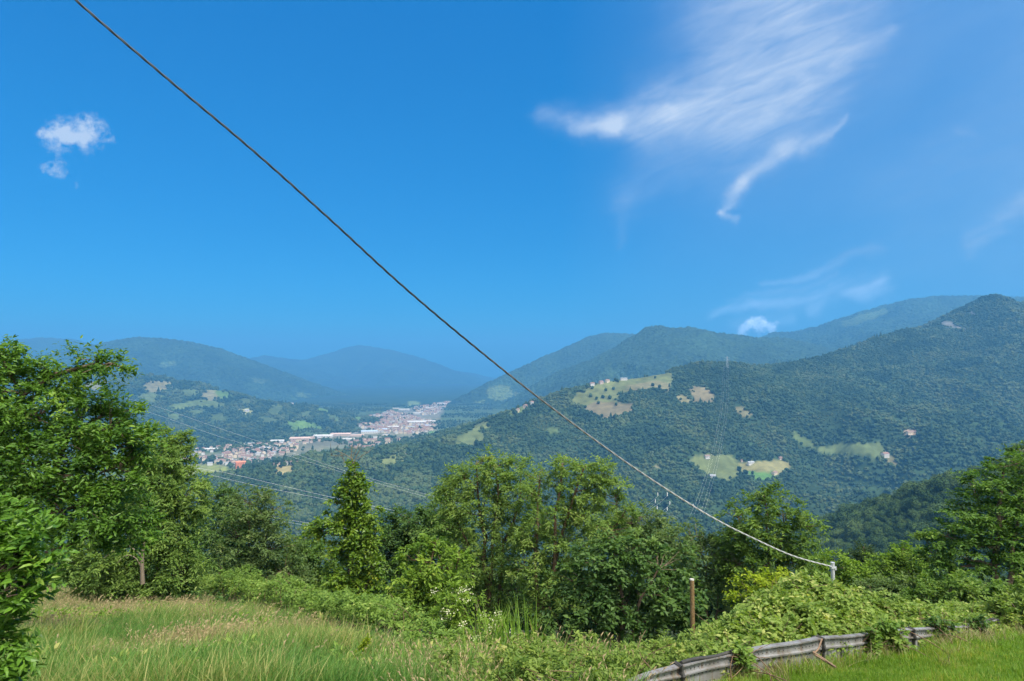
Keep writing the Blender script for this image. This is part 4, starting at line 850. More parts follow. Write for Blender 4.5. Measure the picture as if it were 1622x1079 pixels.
def town():
    rs = np.random.default_rng(77)
    areas = [([(285, 716), (340, 710), (420, 702), (480, 698), (520, 690), (505, 700), (470, 714), (430, 728), (400, 738), (300, 736), (270, 730)], 95, 12.5, (.3, .25, .25, .1, .1)),
             ([(540, 703), (580, 700), (640, 696), (700, 692), (690, 702), (620, 708), (560, 712)], 30, 13, (.3, .2, .2, .3, 0)),
             ([(560, 668), (590, 658), (620, 652), (640, 656), (668, 664), (690, 668), (685, 682), (655, 688), (600, 686), (572, 678)], 122, 14, (.2, .2, .35, .15, .1)),
             ([(655, 646), (690, 640), (712, 636), (705, 646), (690, 656), (665, 658)], 34, 18, (.4, .2, .1, .1, .2)), ([(695, 684), (760, 670), (770, 676), (720, 690)], 10, 13, (.5, .3, .2, 0, 0))]
    sheds = [(478, 697, 2, 1.3, .15), (512, 693, 0, 1.3, .12), (540, 690, 2, 1.2, .15), (552, 697, 0, .8, .2), (585, 686, 3, 1.2, .25), (604, 682, 3, .9, .25), (625, 678, 0, 1.1, 0), (650, 678, 1, 1.0, 0), (660, 671, 0, 1.6, .05), (680, 669, 0, 1.1, .05), (640, 650, 0, 1.2, .1),
             (628, 648, 1, 1.0, .1), (678, 648, 0, 1.2, 0), (662, 656, 0, 1.1, 0), (690, 646, 1, 1.1, .1), (700, 641, 0, 1.2, 0), (712, 638, 1, 1.2, .1), (440, 700, 0, .9, .2), (395, 704, 1, .7, .1), (420, 711, 1, .8, .2), (335, 713, 0, .8, .15), (300, 718, 1, .9, .1), (530, 686, 2, .8, .1), (613, 690, 1, .7, .2), (672, 676, 3, .9, 0), (595, 694, 0, .6, .1), (566, 691, 2, .8, .2)]
    def put(me, name, label, cat, group, p, sc, rz):
        o = bpy.data.objects.new(name, me); COL.objects.link(o); o.location = tuple(map(float, p)); o.scale = (sc,) * 3; o.rotation_euler = (0, 0, rz); tag(o, label, cat, group); return o
    for px, py, k, sc, rz in sheds:
        p = on_floor(px, py)
        if buried(p[0], p[1]): continue
        put(SK[k][1], 'workshop', SK[k][0], 'workshop', SK[k][0].split(' in the')[0] + 's', p, sc, rz + rs.uniform(-.1, .1)); TOWN.append((p[0], p[1], 45 * sc))
    for poly, n, gap, w in areas:
        xs, ys = [q[0] for q in poly], [q[1] for q in poly]; got = tries = 0
        while got < n and tries < n * 60:
            tries += 1
            px, py = rs.uniform(min(xs), max(xs)), rs.uniform(min(ys), max(ys))
            if not in_poly(np.array([px]), np.array([py]), poly)[0]: continue
            p = on_floor(px, py)
            if buried(p[0], p[1]) or any((p[0] - a) ** 2 + (p[1] - b) ** 2 < (gap if r < 20 else r * .75) ** 2 for a, b, r in TOWN): continue
            k = int(rs.choice(5, p=w)); put(HK[k][1], 'house', HK[k][0], 'house', HK[k][0].split(' in the')[0] + 's', p, rs.uniform(.9, 1.25), rs.choice([0, math.pi / 2]) + .35 + rs.normal(0, .12))
            TOWN.append((p[0], p[1], gap)); got += 1
    P, sc, rt, ix = [], [], [], []                       # the rest of the town, too small to tell apart
    for poly, n in ((areas[2][0], 420), (areas[3][0], 160), (areas[0][0], 60)):
        xs, ys = [q[0] for q in poly], [q[1] for q in poly]; got = tries = 0
        while got < n and tries < n * 30:
            tries += 1; px, py = rs.uniform(min(xs), max(xs)), rs.uniform(min(ys), max(ys))
            if not in_poly(np.array([px]), np.array([py]), poly)[0]: continue
            p = on_floor(px, py)
            if any((p[0] - a) ** 2 + (p[1] - b) ** 2 < (10 if r < 20 else r * .6) ** 2 for a, b, r in TOWN) or buried(p[0], p[1]): continue
            TOWN.append((p[0], p[1], 10)); P.append(p); u = rs.uniform(.75, 1.15); sc.append((u, u, u)); rt.append((0, 0, rs.choice([0, math.pi / 2]) + .35 + rs.normal(0, .15))); ix.append(rs.choice(5, p=(.25, .25, .2, .15, .15))); got += 1
    scatter('houses', 'dense far roofs of the old town and its edges', [h[1] for h in HK], np.array(P), np.array(sc), np.array(rt), np.array(ix))
town()
def road(label, pts, w):
    c = np.array([on_floor(*p) for p in pts]); c = smooth_path(c, 120); t = unit(np.gradient(c, axis=0)); n = np.stack([-t[:, 1], t[:, 0], 0 * t[:, 0]], -1)
    z = FLOOR + fbm(c[:, 0] / 900, c[:, 1] / 900, 3, 3) * 8 + 1.2
    V = np.stack([c + n * w / 2, c - n * w / 2], 1); V[:, :, 2] = z[:, None]; Q = [(2 * i, 2 * i + 1, 2 * i + 3, 2 * i + 2) for i in range(119)]
    tag(link('road', make_mesh('road', V.reshape(-1, 3), quads=Q, mats=[plain('valley_road', (.23, .23, .225), .9, vary=.15, scale=.05)])), label, kind='structure')

road('main road through the valley town', [(285, 733), (340, 722), (420, 712), (520, 694), (600, 679), (660, 662), (690, 652), (708, 640)], 10)
road('side road bending into the old town', [(540, 700), (556, 690), (575, 680), (600, 668), (625, 660), (650, 650)], 8)
# trees between the houses and along the fields: woods of the valley floor
def valley_trees():
    rs = np.random.default_rng(206); pts = []
    n = 26000; px = rs.uniform(240, 780, n); py = 640 + 180 * rs.random(n) ** 1.6
    d = np.stack([(px - 811) / FPX, CP - (539.5 - py) / FPX * SP, SP + (539.5 - py) / FPX * CP], -1); t = FLOOR / d[:, 2]; x, y = d[:, 0] * t, d[:, 1] * t
    k = (fbm(x / 170, y / 170, 61, 3) > -.02) & (y < 7000)
    for poly, c in FIELDS[:5]: k &= ~in_poly(px, py, poly)
    for poly, c in FIELDS[5:]: k &= ~in_poly(px, py, poly) | (rs.random(n) < .85)
    x, y = x[k], y[k]
    k = np.ones(len(x), bool)
    for h in HILLS: k &= h.z(x, y) < FLOOR + 1
    for a, b, r in TOWN: k &= (x - a) ** 2 + (y - b) ** 2 > (r * .8) ** 2
    x, y = x[k], y[k]
    n = 16000; yy = rs.uniform(620, 1750, n); xx = (rs.uniform(-40, 1500, n) - 811) / FPX * yy      # wood of the valley bottom
    k = np.ones(n, bool)
    for h in HILLS + [hI]: k &= h.z(xx, yy) < FLOOR + 1
    k &= ~((fbm(xx / 90, yy / 90, 62, 3) > .2)); x, y = np.concatenate([x, xx[k]]), np.concatenate([y, yy[k]])
    n = len(x); r = rs.uniform(3.5, 6.5, n)
    rot = np.zeros((n, 3)); rot[:, 2] = rs.uniform(0, 6.28, n); idx = rs.integers(0, 5, n); idx[rs.random(n) < .06] = 5
    scatter('forest', 'tree clumps between the fields and houses of the valley floor', LUMPS, np.stack([x, y, np.full(n, FLOOR)], -1), np.stack([r, r, r * rs.uniform(.75, 1.05, n)], -1), rot, idx)
valley_trees()

# houses that stand alone, with walls, roof and windows of their own
def farmhouse(name, label, cat, p, w, d, h, rh, mw, mr, rz, roofh=None):
    e = empty(name, p, label, cat); e.rotation_euler = (0, 0, rz)
    g = Geo(); g.box(0, 0, h / 2 - 1.5, w, d, h + 3)
    g.add([(-w / 2, -d / 2, h), (-w / 2, d / 2, h), (-w / 2, 0, h + rh * .96), (w / 2, -d / 2, h), (w / 2, d / 2, h), (w / 2, 0, h + rh * .96)], T=[(0, 2, 1), (3, 4, 5)])
    link('wall', g.mesh('wall', [mw]), e)
    g = Geo(); ev = .6; a, b, zl = w / 2 + ev, d / 2 + ev, h - ev * rh / (d / 2)
    for s in (-1, 1):
        V = [(-a, s * b, zl), (a, s * b, zl), (a, 0, h + rh), (-a, 0, h + rh)]; V += [(x, y, z + .3) for x, y, z in V]
        Q = [(0, 1, 2, 3), (7, 6, 5, 4), (0, 4, 5, 1), (1, 5, 6, 2), (3, 2, 6, 7), (0, 3, 7, 4)]; g.add(V, Q=Q if s > 0 else [q[::-1] for q in Q])
    r = link('roof', g.mesh('roof', [mr]), e)
    link('chimney', Geo().box(w * .2, d * .1, h + rh, .8, .8, 2).mesh('chimney', [mw]), r)
    n = max(2, int(w / 4)); me = None
    for k in range(n):
        for zz in np.arange(1.6, h - .5, 3.0):
            if me is None: me = Geo().box(0, 0, 0, 1.4, .16, 1.5).mesh('window', [M_dark])
            link('window', me, e, (-w / 2 + (k + .5) * w / n, -d / 2 - .03, zz))
    return e
farmhouse('apartment_building', 'bright orange building at the edge of the near fields', 'building', on_floor(381, 741), 27, 18, 17, 2.5, M_orange, M_orange, .5)
farmhouse('villa', 'white villa with a red roof below the high meadow', 'house', on_hill(hH, 1402, 724, 900, 2800), 17, 11, 8, 3, M_white, M_roof, .3)
farmhouse('farmhouse', 'long pinkish farmhouse alone in the upper forest', 'house', on_hill(hH, 1444, 688, 900, 2800), 26, 10, 5, 2.2, M_cream, M_roof2, .1)
farmhouse('barn', 'white barn beside the tan hayfield', 'barn', on_hill(hH, 1189, 736, 900, 2500), 17, 8, 5, 2, M_white, M_grey, .3)
farmhouse('shed', 'small brown shed at the left of the white barn', 'shed', on_hill(hH, 1176, 732, 900, 2500), 10, 6, 3.5, 1.4, M_pink, M_roof2, .2)
farmhouse('farmhouse', 'grey roofed farmhouse at the corner of the green field', 'house', on_hill(hH, 1227, 752, 900, 2500), 13, 9, 5, 2.2, M_cream, M_roof2, .5)
farmhouse('shed', 'lone shed above the right end of the hayfield', 'shed', on_hill(hH, 1236, 727, 900, 2500), 9, 6, 4, 1.6, M_pink, M_roof2, .4)
farmhouse('farmhouse', 'pale farmhouse by the upper edge of the grey green pasture', 'house', on_hill(hH, 1120, 726, 900, 2500), 12, 8, 5, 2, M_white, M_roof2, .2)
farmhouse('farmhouse', 'white farmhouse half hidden at the bottom of the pasture', 'house', on_hill(hH, 1129, 757, 900, 2500), 13, 8, 5, 2, M_white, M_grey, -.2)
farmhouse('house', 'white house on the crest of the high meadow', 'house', on_hill(hH, 988, 602, 900, 2300), 22, 9, 6, 1.2, M_white, M_grey, .1)
farmhouse('house', 'red roofed house at the right end of the high meadow', 'house', on_hill(hH, 1021, 596, 900, 2300), 20, 10, 6, 4, M_pink, M_roof, .2)
for k, (px, py, lb) in enumerate([(938, 611, 'pale house leftmost of the hamlet on the ridge'), (952, 608, 'pink house in the middle of the hamlet on the ridge'), (962, 606, 'tall house rightmost of the hamlet on the ridge'), (842, 641, 'white house highest in the row along the descending ridge'), (832, 646, 'pink house in the middle of the row along the descending ridge'), (820, 652, 'cream house lowest in the row along the descending ridge')]):
    farmhouse('house', lb, 'house', on_hill(hH, px, py, 900, 2300), 14, 9, 7, 2.4, (M_white, M_pink, M_cream)[k % 3], M_roof, .3 + .2 * k)
farmhouse('villa', 'yellow villa with a broad roof on the wooded spur', 'house', on_hill(hJ, 703, 702, 900, 1800), 18, 12, 5, 2.4, M_cream, M_roof, .2)
farmhouse('house', 'brown roofed house left of the dark cypress on the spur', 'house', on_hill(hJ, 440, 738, 900, 1800), 17, 10, 5, 2.2, M_cream, M_roof2, .1)
farmhouse('house', 'white gabled house right of the dark cypress on the spur', 'house', on_hill(hJ, 453, 737, 900, 1800), 8, 9, 8, 2.2, M_white, M_roof2, 1.5)
farmhouse('house', 'low pale house at the right edge of the spur clearing', 'house', on_hill(hJ, 466, 735, 900, 1800), 18, 9, 5, 2, M_white, M_roof2, .3)
farmhouse('ruin', 'low stone ruin on the sloping green field of the spur', 'ruin', on_hill(hJ, 640, 722, 900, 1800), 20, 6, 2.5, 1.2, M_pink, M_roof2, -.1)
for px, py, lb in [(380, 641, 'white house on the left slope above the town'), (391, 652, 'white house on the pale clearing of the left hill'), (427, 625, 'pink roofed house beside the upper wood of the left hill'), (474, 632, 'pale house near the long left ridge'), (462, 641, 'cream house lowest on the left hill shoulder')]:
    farmhouse('house', lb, 'house', on_hill(hD, px, py, 2000, 4200), 20, 12, 7, 3, M_white, M_roof if 'pink' in lb else M_grey, .2)

# single trees on the meadows
def meadow_tree(label, p, r, kind=0, cat='tree', hgt=1.0):
    e = empty('cypress_tree' if kind == 5 else 'meadow_tree', p, label, cat, 'single trees on the far meadows')
    link('trunk', Geo().tube([(0, 0, -1), (0.1, 0, r * .5), (0, .1, r)], [r * .09, r * .07, r * .05], 6).mesh('trunk', [M_bark]), e)
    o = link('crown', LUMPS[kind], e); o.scale = (r, r, r * hgt)
MT = [(hH, 925, 622, 9), (hH, 936, 629, 8), (hH, 945, 634, 7), (hH, 955, 631, 8), (hH, 966, 633, 8), (hH, 938, 617, 8), (hH, 972, 618, 7), (hH, 1038, 600, 6), (hH, 1034, 612, 8), (hH, 976, 643, 6), (hH, 948, 640, 7), (hH, 960, 620, 7), (hH, 1171, 747, 8), (hH, 1181, 752, 9), (hH, 1192, 752, 5),
      (hJ, 697, 716, 7), (hJ, 706, 724, 5), (hJ, 671, 726, 6), (hJ, 631, 728, 7), (hJ, 690, 726, 4)]
MT_L = ['round tree at the left end of the high meadow', 'dark tree below the hamlet on the high meadow', 'small round tree above the brown field', 'pale round tree in the hollow of the high meadow', 'tree at the right of the hollow in the high meadow', 'tree beside the leftmost hamlet house', 'small tree by the crest of the high meadow', 'small tree alone on the tan upper meadow', 'tree between tan meadow and wood', 'single dark bush in the middle of the brown field', 'tree at the upper left of the brown field', 'tree below the tall hamlet house', 'pale tree at the left of the hayfield', 'tall tree at the left edge of the green field', 'small bush inside the green field corner', 'round tree at the top of the spur field', 'small bush in the middle of the spur field', 'tree right of the conifer on the spur field', 'tree left of the conifer on the spur field', 'little bush at the lower edge of the spur field']
for i, ((h, px, py, r), lb) in enumerate(zip(MT, MT_L)):
    meadow_tree(lb, on_hill(h, px, py, 900, 2600), r * .8, i % 5)
meadow_tree('dark pointed conifer on the sloping spur field', on_hill(hJ, 662, 727, 900, 1800), 6, 5, hgt=1.25)
meadow_tree('dark cypress beside the houses of the spur clearing', on_hill(hJ, 446, 742, 900, 1800), 5.5, 5, hgt=1.2)
meadow_tree('rounded dark tree right beside the orange building', on_floor(393, 741), 12, 1); meadow_tree('rounded tree above the near field left of the orange building', on_floor(335, 733), 15, 0)

# ------------------------------------------------------------------ pylon and wires
M_steel = plain('galvanised_steel', (.42, .44, .46), .5, .3, .15, 2.0)
M_wire = plain('aluminium_wire', (.72, .73, .75), .4, .4, .1, 2.0)
def pylon():
    p = on_hill(hH, 1152, 587, 1200, 2280); e = empty('pylon', p, 'lattice power pylon on the wooded hill crest', 'pylon')
    g = Geo(); H = 46.0; w0, w1 = 3.6, .7
    cs = lambda z: w0 + (w1 - w0) * z / H
    for sx, sy in ((1, 1), (1, -1), (-1, 1), (-1, -1)): g.tube([(sx * w0, sy * w0, -1), (sx * w1, sy * w1, H)], [.22, .14], 4)
    zs = np.linspace(0, H, 11)
    for a, b in zip(zs[:-1], zs[1:]):
        for s in (1, -1):
            for q in (0, 1):
                P = lambda x, y, z: (x * cs(z), y * cs(z), z) if q else (y * cs(z), x * cs(z), z)
                g.tube([P(-1, s, a), P(1, s, b)], .09, 3, cap=False); g.tube([P(1, s, a), P(-1, s, b)], .09, 3, cap=False); g.tube([P(-1, s, b), P(1, s, b)], .09, 3, cap=False)
    link('tower', g.mesh('tower', [M_steel]), e)
    for z, L in ((30, 8.0), (36, 10.0), (42, 7.0)):
        g = Geo()
        for s in (-1, 1):
            for y in (-.6, .6): g.tube([(0, y, z), (s * L, 0, z + .4)], .1, 4); g.tube([(0, y, z + 1.6), (s * L, 0, z + .4)], .09, 4)
            g.tube([(s * L, 0, z + .4), (s * L, 0, z - 1.8)], .12, 5)
        link('cross_arm', g.mesh('cross_arm', [M_steel]), e)
    return p
PYL = pylon()
def wire(label, pts, r, group, name='power_line', mat=None):
    P = [at(px, py, Y) for px, py, Y in pts]
    o = link(name, Geo().tube(smooth_path(P, 60), r, 5).mesh(name, [mat or M_wire], True)); return tag(o, label, 'wire', group)
for k, (dx, w) in enumerate(((0, 'leftmost'), (3, 'second from the left'), (8, 'third from the left'), (11, 'rightmost'))):
    wire('%s power wire hanging down from the hilltop pylon' % w, [(1146 + dx * .7, 580, 2200), (1142 + dx, 640, 1650), (1128 + dx * 1.2, 715, 1200), (1108 + dx * 1.5, 780, 920), (1094 + dx * 1.8, 815, 800)], .05, 'wires of the hilltop pylon')
for pts, r, lb in [([(190, 628, 420), (260, 648, 390), (340, 676, 360), (436, 708, 330), (544, 745, 300), (650, 776, 280), (730, 798, 265)], .035, 'upper faint wire crossing the left hillside'),
                   ([(190, 638, 420), (260, 661, 390), (340, 689, 360), (386, 703, 345), (476, 728, 320), (600, 766, 290), (707, 796, 268)], .035, 'lower faint wire crossing the left hillside'),
                   ([(270, 736, 230), (352, 748, 220), (440, 768, 210), (522, 787, 200), (640, 812, 190)], .034, 'upper bright wire left of the columnar tree'),
                   ([(240, 728, 235), (291, 742, 228), (400, 768, 212), (480, 784, 203), (525, 793, 198), (640, 816, 185)], .034, 'lower bright wire left of the columnar tree'),
                   ([(380, 806, 150), (432, 819, 144), (485, 828, 138), (580, 842, 130)], .03, 'upper short wire above the low rounded tree'),
                   ([(380, 810, 150), (432, 823, 144), (485, 832, 138), (580, 846, 130)], .03, 'lower short wire above the low rounded tree')]:
    wire(lb, pts, r, 'wires across the valley')
M_porc = plain('white_insulator', (.8, .8, .78), .3, vary=.05)
for k, (px, py, w) in enumerate(((1042, 783, 'topmost left'), (1038, 794, 'left'), (1057, 783, 'topmost right'), (1041, 804, 'lowest left'), (1061, 797, 'right'), (1057, 806, 'lowest right'), (1098, 801, 'far right'))):
    p = at(px, py, 260); e = empty('insulator', p, '%s white insulator of the cluster over the dark wood' % w, 'insulator', 'white insulators over the wood')
    link('rod', Geo().tube([(0, 0, -.7), (0, 0, .7)], .05, 6).mesh('rod', [M_porc]), e)
    g = Geo()
    for z in (-.4, 0, .4): g.tube([(0, 0, z - .06), (0, 0, z), (0, 0, z + .06)], [.09, .2, .09], 8)
    link('disc', g.mesh('disc', [M_porc]), e)
    if k < 6: wire('thin wire running left from the %s insulator' % w, [(px, py + 3, 260), (px - 18, py + 18, 262), (px - 45, py + 34, 265)], .03, 'wires of the insulator cluster')

# twisted overhead cable and the pole that carries it
M_cable = plain('weathered_black_cable', (.032, .036, .040), .5, 0, .3, 8.0)
def paint_sunlit_end(m, x0, x1, c):
    # dark insulation; sunlit paleness towards the pole is painted into its colour
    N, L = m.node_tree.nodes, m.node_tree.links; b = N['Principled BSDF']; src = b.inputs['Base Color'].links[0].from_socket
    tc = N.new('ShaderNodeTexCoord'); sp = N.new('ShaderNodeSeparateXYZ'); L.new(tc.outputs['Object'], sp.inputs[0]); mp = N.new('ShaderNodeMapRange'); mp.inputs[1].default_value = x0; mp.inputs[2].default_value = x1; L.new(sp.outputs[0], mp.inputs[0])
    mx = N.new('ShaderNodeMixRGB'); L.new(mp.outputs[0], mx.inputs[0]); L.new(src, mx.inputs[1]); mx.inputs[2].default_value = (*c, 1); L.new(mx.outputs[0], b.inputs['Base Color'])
paint_sunlit_end(M_cable, -.6, 3.2, (.33, .335, .34))
def cable():
    pts = [(60, -62), (120, 0), (250, 112), (400, 238), (520, 345), (640, 455), (760, 556), (870, 643), (1000, 738), (1120, 815), (1200, 856), (1260, 882), (1319, 898)]
    P = [at(px, py, 1 / np.interp(px, [60, 1319], [1 / 6.6, 1 / 13.2])) for px, py in pts]
    c = smooth_path(P, 900); t = np.gradient(c, axis=0); t = unit(t); a = unit(np.cross(t, [0, 0, 1.0])); b = np.cross(t, a)
    s = np.concatenate([[0], np.cumsum(np.linalg.norm(np.diff(c, axis=0), axis=1))]); g = Geo()
    for k in range(3):
        ph = s * 2 * math.pi / .55 + k * 2 * math.pi / 3
        g.tube(c + .0078 * (np.cos(ph)[:, None] * a + np.sin(ph)[:, None] * b), .0070, 6)
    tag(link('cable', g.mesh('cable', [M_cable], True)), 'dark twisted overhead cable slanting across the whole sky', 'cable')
    return P[-1]
CE = cable()
def pole():
    x, y = CE[0], CE[1]; z0 = gz(x, y); top = at(1319, 892, y)[2]
    e = empty('pole', (x, y, z0), 'grey metal pole rising out of the brambles at the cable end', 'pole')
    h = top - z0
    link('shaft', Geo().tube([(0, 0, -.2), (0, 0, h * .5), (0, 0, h)], .036, 10).mesh('shaft', [M_steel], True), e)
    link('cap', Geo().tube([(0, 0, h), (0, 0, h + .015)], .04, 10).mesh('cap', [M_steel]), e)
    link('clamp', Geo().box(0, 0, h - .09, .085, .085, .03).box(.052, -.01, h - .1, .03, .02, .07).mesh('clamp', [M_steel]), e)
pole()
M_rust = plain('rusty_iron', (.17, .085, .040), .85, .1, .3, 30.0, .3, col2=(.09, .045, .022)); M_post = plain('weathered_brown_wood', (.20, .135, .060), .9, 0, .3, 30.0, .3, col2=(.12, .075, .030)); M_pale = plain('pale_cut_top', (.42, .40, .36), .7, vary=.1)
def post():
    p = at(1097, 1020, 12.6); z0 = gz(p[0], 12.6); top = at(1097, 919, 12.6)[2]; h = top - z0
    e = empty('post', (p[0], 12.6, z0), 'weathered brown post with a pale top in front of the dark trees', 'post')
    link('shaft', Geo().tube([(0, 0, -.2), (.006, 0, h * .5), (0, 0, h)], .041, 14).mesh('shaft', [M_post], True), e)
    link('cap', Geo().tube([(0, 0, h), (0, 0, h + .022)], .041, 14).mesh('cap', [M_pale]), e)
post()
def pipe_stub():
    p = at(621, 1079, 7.2); e = empty('pipe', (p[0], 7.2, gz(p[0], 7.2)), 'short rusty pipe end at the bottom edge of the meadow', 'pipe')
    top = at(621, 1073.5, 7.2)[2] - gz(p[0], 7.2); g = Geo(); k = 16; th = np.arange(k) * 2 * math.pi / k; R, r = .052, .036
    ring = lambda q, z: np.stack([q * np.cos(th), q * np.sin(th), np.full(k, z)], -1)
    V = np.vstack([ring(R, -.2), ring(R, top), ring(r, top), ring(r, top - .3)])
    Q = [(a * k + j, a * k + (j + 1) % k, (a + 1) * k + (j + 1) % k, (a + 1) * k + j) for a in range(3) for j in range(k)]
    g.add(V, Q=Q); link('tube', g.mesh('tube', [M_rust], True), e)
pipe_stub()

# ------------------------------------------------------------------ guardrail
def rail_mat():
    m, nt, b = new_mat('weathered_zinc_sheet'); N, L = nt.nodes, nt.links
    tc = N.new('ShaderNodeTexCoord'); n1 = N.new('ShaderNodeTexNoise'); n1.inputs['Scale'].default_value = 3; n1.inputs['Detail'].default_value = 8; L.new(tc.outputs['Object'], n1.inputs['Vector'])
    r = N.new('ShaderNodeValToRGB'); e = r.color_ramp.elements; e[0].position = .28; e[0].color = (.11, .10, .085, 1); e[1].position = .62; e[1].color = (.225, .225, .23, 1); L.new(n1.outputs['Fac'], r.inputs[0])
    mp = N.new('ShaderNodeMapping'); mp.inputs['Scale'].default_value = (9, 9, .8); L.new(tc.outputs['Object'], mp.inputs[0])
    n2 = N.new('ShaderNodeTexNoise'); n2.inputs['Scale'].default_value = 2.2; n2.inputs['Detail'].default_value = 6; L.new(mp.outputs[0], n2.inputs['Vector'])
    r2 = N.new('ShaderNodeValToRGB'); r2.color_ramp.elements[0].position = .53; r2.color_ramp.elements[1].position = .74; L.new(n2.outputs['Fac'], r2.inputs[0])
    mx = N.new('ShaderNodeMixRGB'); L.new(r2.outputs[0], mx.inputs[0]); L.new(r.outputs[0], mx.inputs[1]); mx.inputs[2].default_value = (.12, .075, .045, 1)
    L.new(mx.outputs[0], b.inputs['Base Color']); b.inputs['Roughness'].default_value = .55; b.inputs['Metallic'].default_value = .25
    return m
M_rail = rail_mat(); M_strap = plain('blackened_strap', (.05, .048, .045), .7, .2, .4, 12.0); M_hole = plain('rivet_hole', (.02, .018, .016), .9)
# (photo column, bottom row, top row) along the rail
RAIL = [(985, 1104, 1082), (1077, 1094, 1053), (1180, 1070, 1030.5), (1301, 1052, 1010), (1381, 1037, 1004), (1445, 1030, 996), (1530, 1012, 992), (1578, 1000, 981)]
def guardrail():
    foot = []
    for px, pb, pt in RAIL:
        Y = plane_y(pb); p = at(px, pb, Y); q = at(px, pt, Y); foot.append((p, q[2] - p[2]))
    e = empty('guardrail', foot[3][0], 'weathered grey metal guardrail overgrown by brambles along the lawn', 'guardrail')
    o = foot[3][0]
    prof = [(.05, -.02), (.05, .03), (.004, .05), (.0, .08), (.0, .30), (.0, .555), (.034, .575), (.036, .635), (.002, .66), (.0, .70), (.0, .93), (.034, .945), (.034, 1.0), (-.05, 1.005)]    # (out, height share)
    for (p0, h0), (p1, h1) in zip(foot[:-1], foot[1:]):
        d = p1 - p0; d = d / np.linalg.norm(d[:2]); nrm = np.array([d[1], -d[0], 0]); nrm /= np.linalg.norm(nrm)
        ns = 14; g = Geo(); V = []
        for i in range(ns + 1):
            t = i / ns; p = p0 + (p1 - p0) * t - o; h = h0 + (h1 - h0) * t
            bend = .012 * math.sin(t * 7 + p0[0])
            for a, b in prof: V.append(p + nrm * (a + bend) + np.array([0, 0, b * h]))
        k = len(prof); Q = [(i * k + j, (i + 1) * k + j, (i + 1) * k + j + 1, i * k + j + 1) for i in range(ns) for j in range(k - 1)]
        g.add(V, Q=Q)
        beam = link('beam', g.mesh('beam', [M_rail]), e)
        md = beam.modifiers.new('thick', 'SOLIDIFY'); md.thickness = .004
        g = Geo(); L = np.linalg.norm(p1 - p0)
        for row in (.12, .48, .76, .9):
            for i in range(int(L / .09)):
                t = (i + .5) / int(L / .09)
                if abs(math.sin(i * 12.9 + row * 78)) < .25: continue
                h = h0 + (h1 - h0) * t; c = p0 + (p1 - p0) * t - o + np.array([0, 0, row * h]) + nrm * (.0045 + .012 * math.sin(t * 7 + p0[0]))
                g.box(*c, .012, .004, .012, math.atan2(d[1], d[0]))
        hp = link('holes', g.mesh('holes', [M_hole]), beam)
    for i, (p, h) in enumerate(foot[1:], 1):
        a = foot[i - 1][0]; d = (p - a); ang = math.atan2(d[1], d[0]); c = p - o; nrm = np.array([math.sin(ang), -math.cos(ang), 0])
        g = Geo(); V = []
        lean = np.array([math.cos(ang), math.sin(ang), 0]) * .035     # a strap folded over the joint, slightly slanting
        g.tube([c + nrm * .012 + lean * 1.0 - np.array([0, 0, .02]), c + nrm * .016 + lean * .5 + np.array([0, 0, h * .45]), c + nrm * .052 + lean * .2 + np.array([0, 0, h * .62]), c + nrm * .03 + np.array([0, 0, h * .80]), c + nrm * .045 - lean * .5 + np.array([0, 0, h * .99]), c - nrm * .05 - lean * .6 + np.array([0, 0, h * 1.03])], [.026, .03, .028, .028, .03, .026], 6)
        g.box(*(c - nrm * .09 + np.array([0, 0, h * .30])), .09, .07, h * 1.3, ang)
        link('post', g.mesh('post', [M_strap]), e)
    # black rubber lip along part of the top
    g = Geo()
    for i in (1, 6):
        (p0, h0), (p1, h1) = foot[i], foot[i + 1]; P = [p0 + (p1 - p0) * t - o + np.array([0, 0, h0 + (h1 - h0) * t + .018 + .012 * math.sin(9 * t)]) for t in np.linspace(0.02, .98, 9)]
        g.tube(P, .022, 7)
    link('black_lip', g.mesh('black_lip', [M_strap], True), e)
    return foot
FOOT = guardrail()
def left_rail_end():
    p = at(868, 1088, 7.4); e = empty('concrete_edge', (p[0], 7.4, gz(p[0], 7.4)), 'pale slab edge with a black cap among the weeds at the bottom', 'edging')
    h = at(868, 1075, 7.4)[2] - gz(p[0], 7.4)
    link('slab', Geo().box(-.02, 0, h / 2, .30, .10, h).mesh('slab', [M_rail]), e)
    g = Geo(); g.tube([(.2, 0, -.1), (.2, 0, h - .02), (.2, 0, h + .035), (.2, 0, h + .055)], [.075, .075, .06, .02], 10); link('cap', g.mesh('cap', [M_strap], True), e)
left_rail_end()
def dead_branch():
    P = [at(1302, 1012, 9.75), at(1296, 1028, 9.65), at(1290, 1036, 9.6), at(1300, 1043, 9.5), at(1322, 1056, 9.35)]
    P2 = [at(1288, 1033, 9.62), at(1300, 1041, 9.52), at(1324, 1057, 9.3)]
    g = Geo(); g.tube(smooth_path(P, 24), np.linspace(.012, .016, 24), 6); g.tube(smooth_path(P2, 14), np.linspace(.018, .012, 14), 6)
    tag(link('dead_branch', g.mesh('dead_branch', [plain('dead_wood', (.20, .13, .085), .9, scale=30, bump=.4)], True)), 'crooked dead branch leaning against the guardrail', 'branch')
dead_branch()

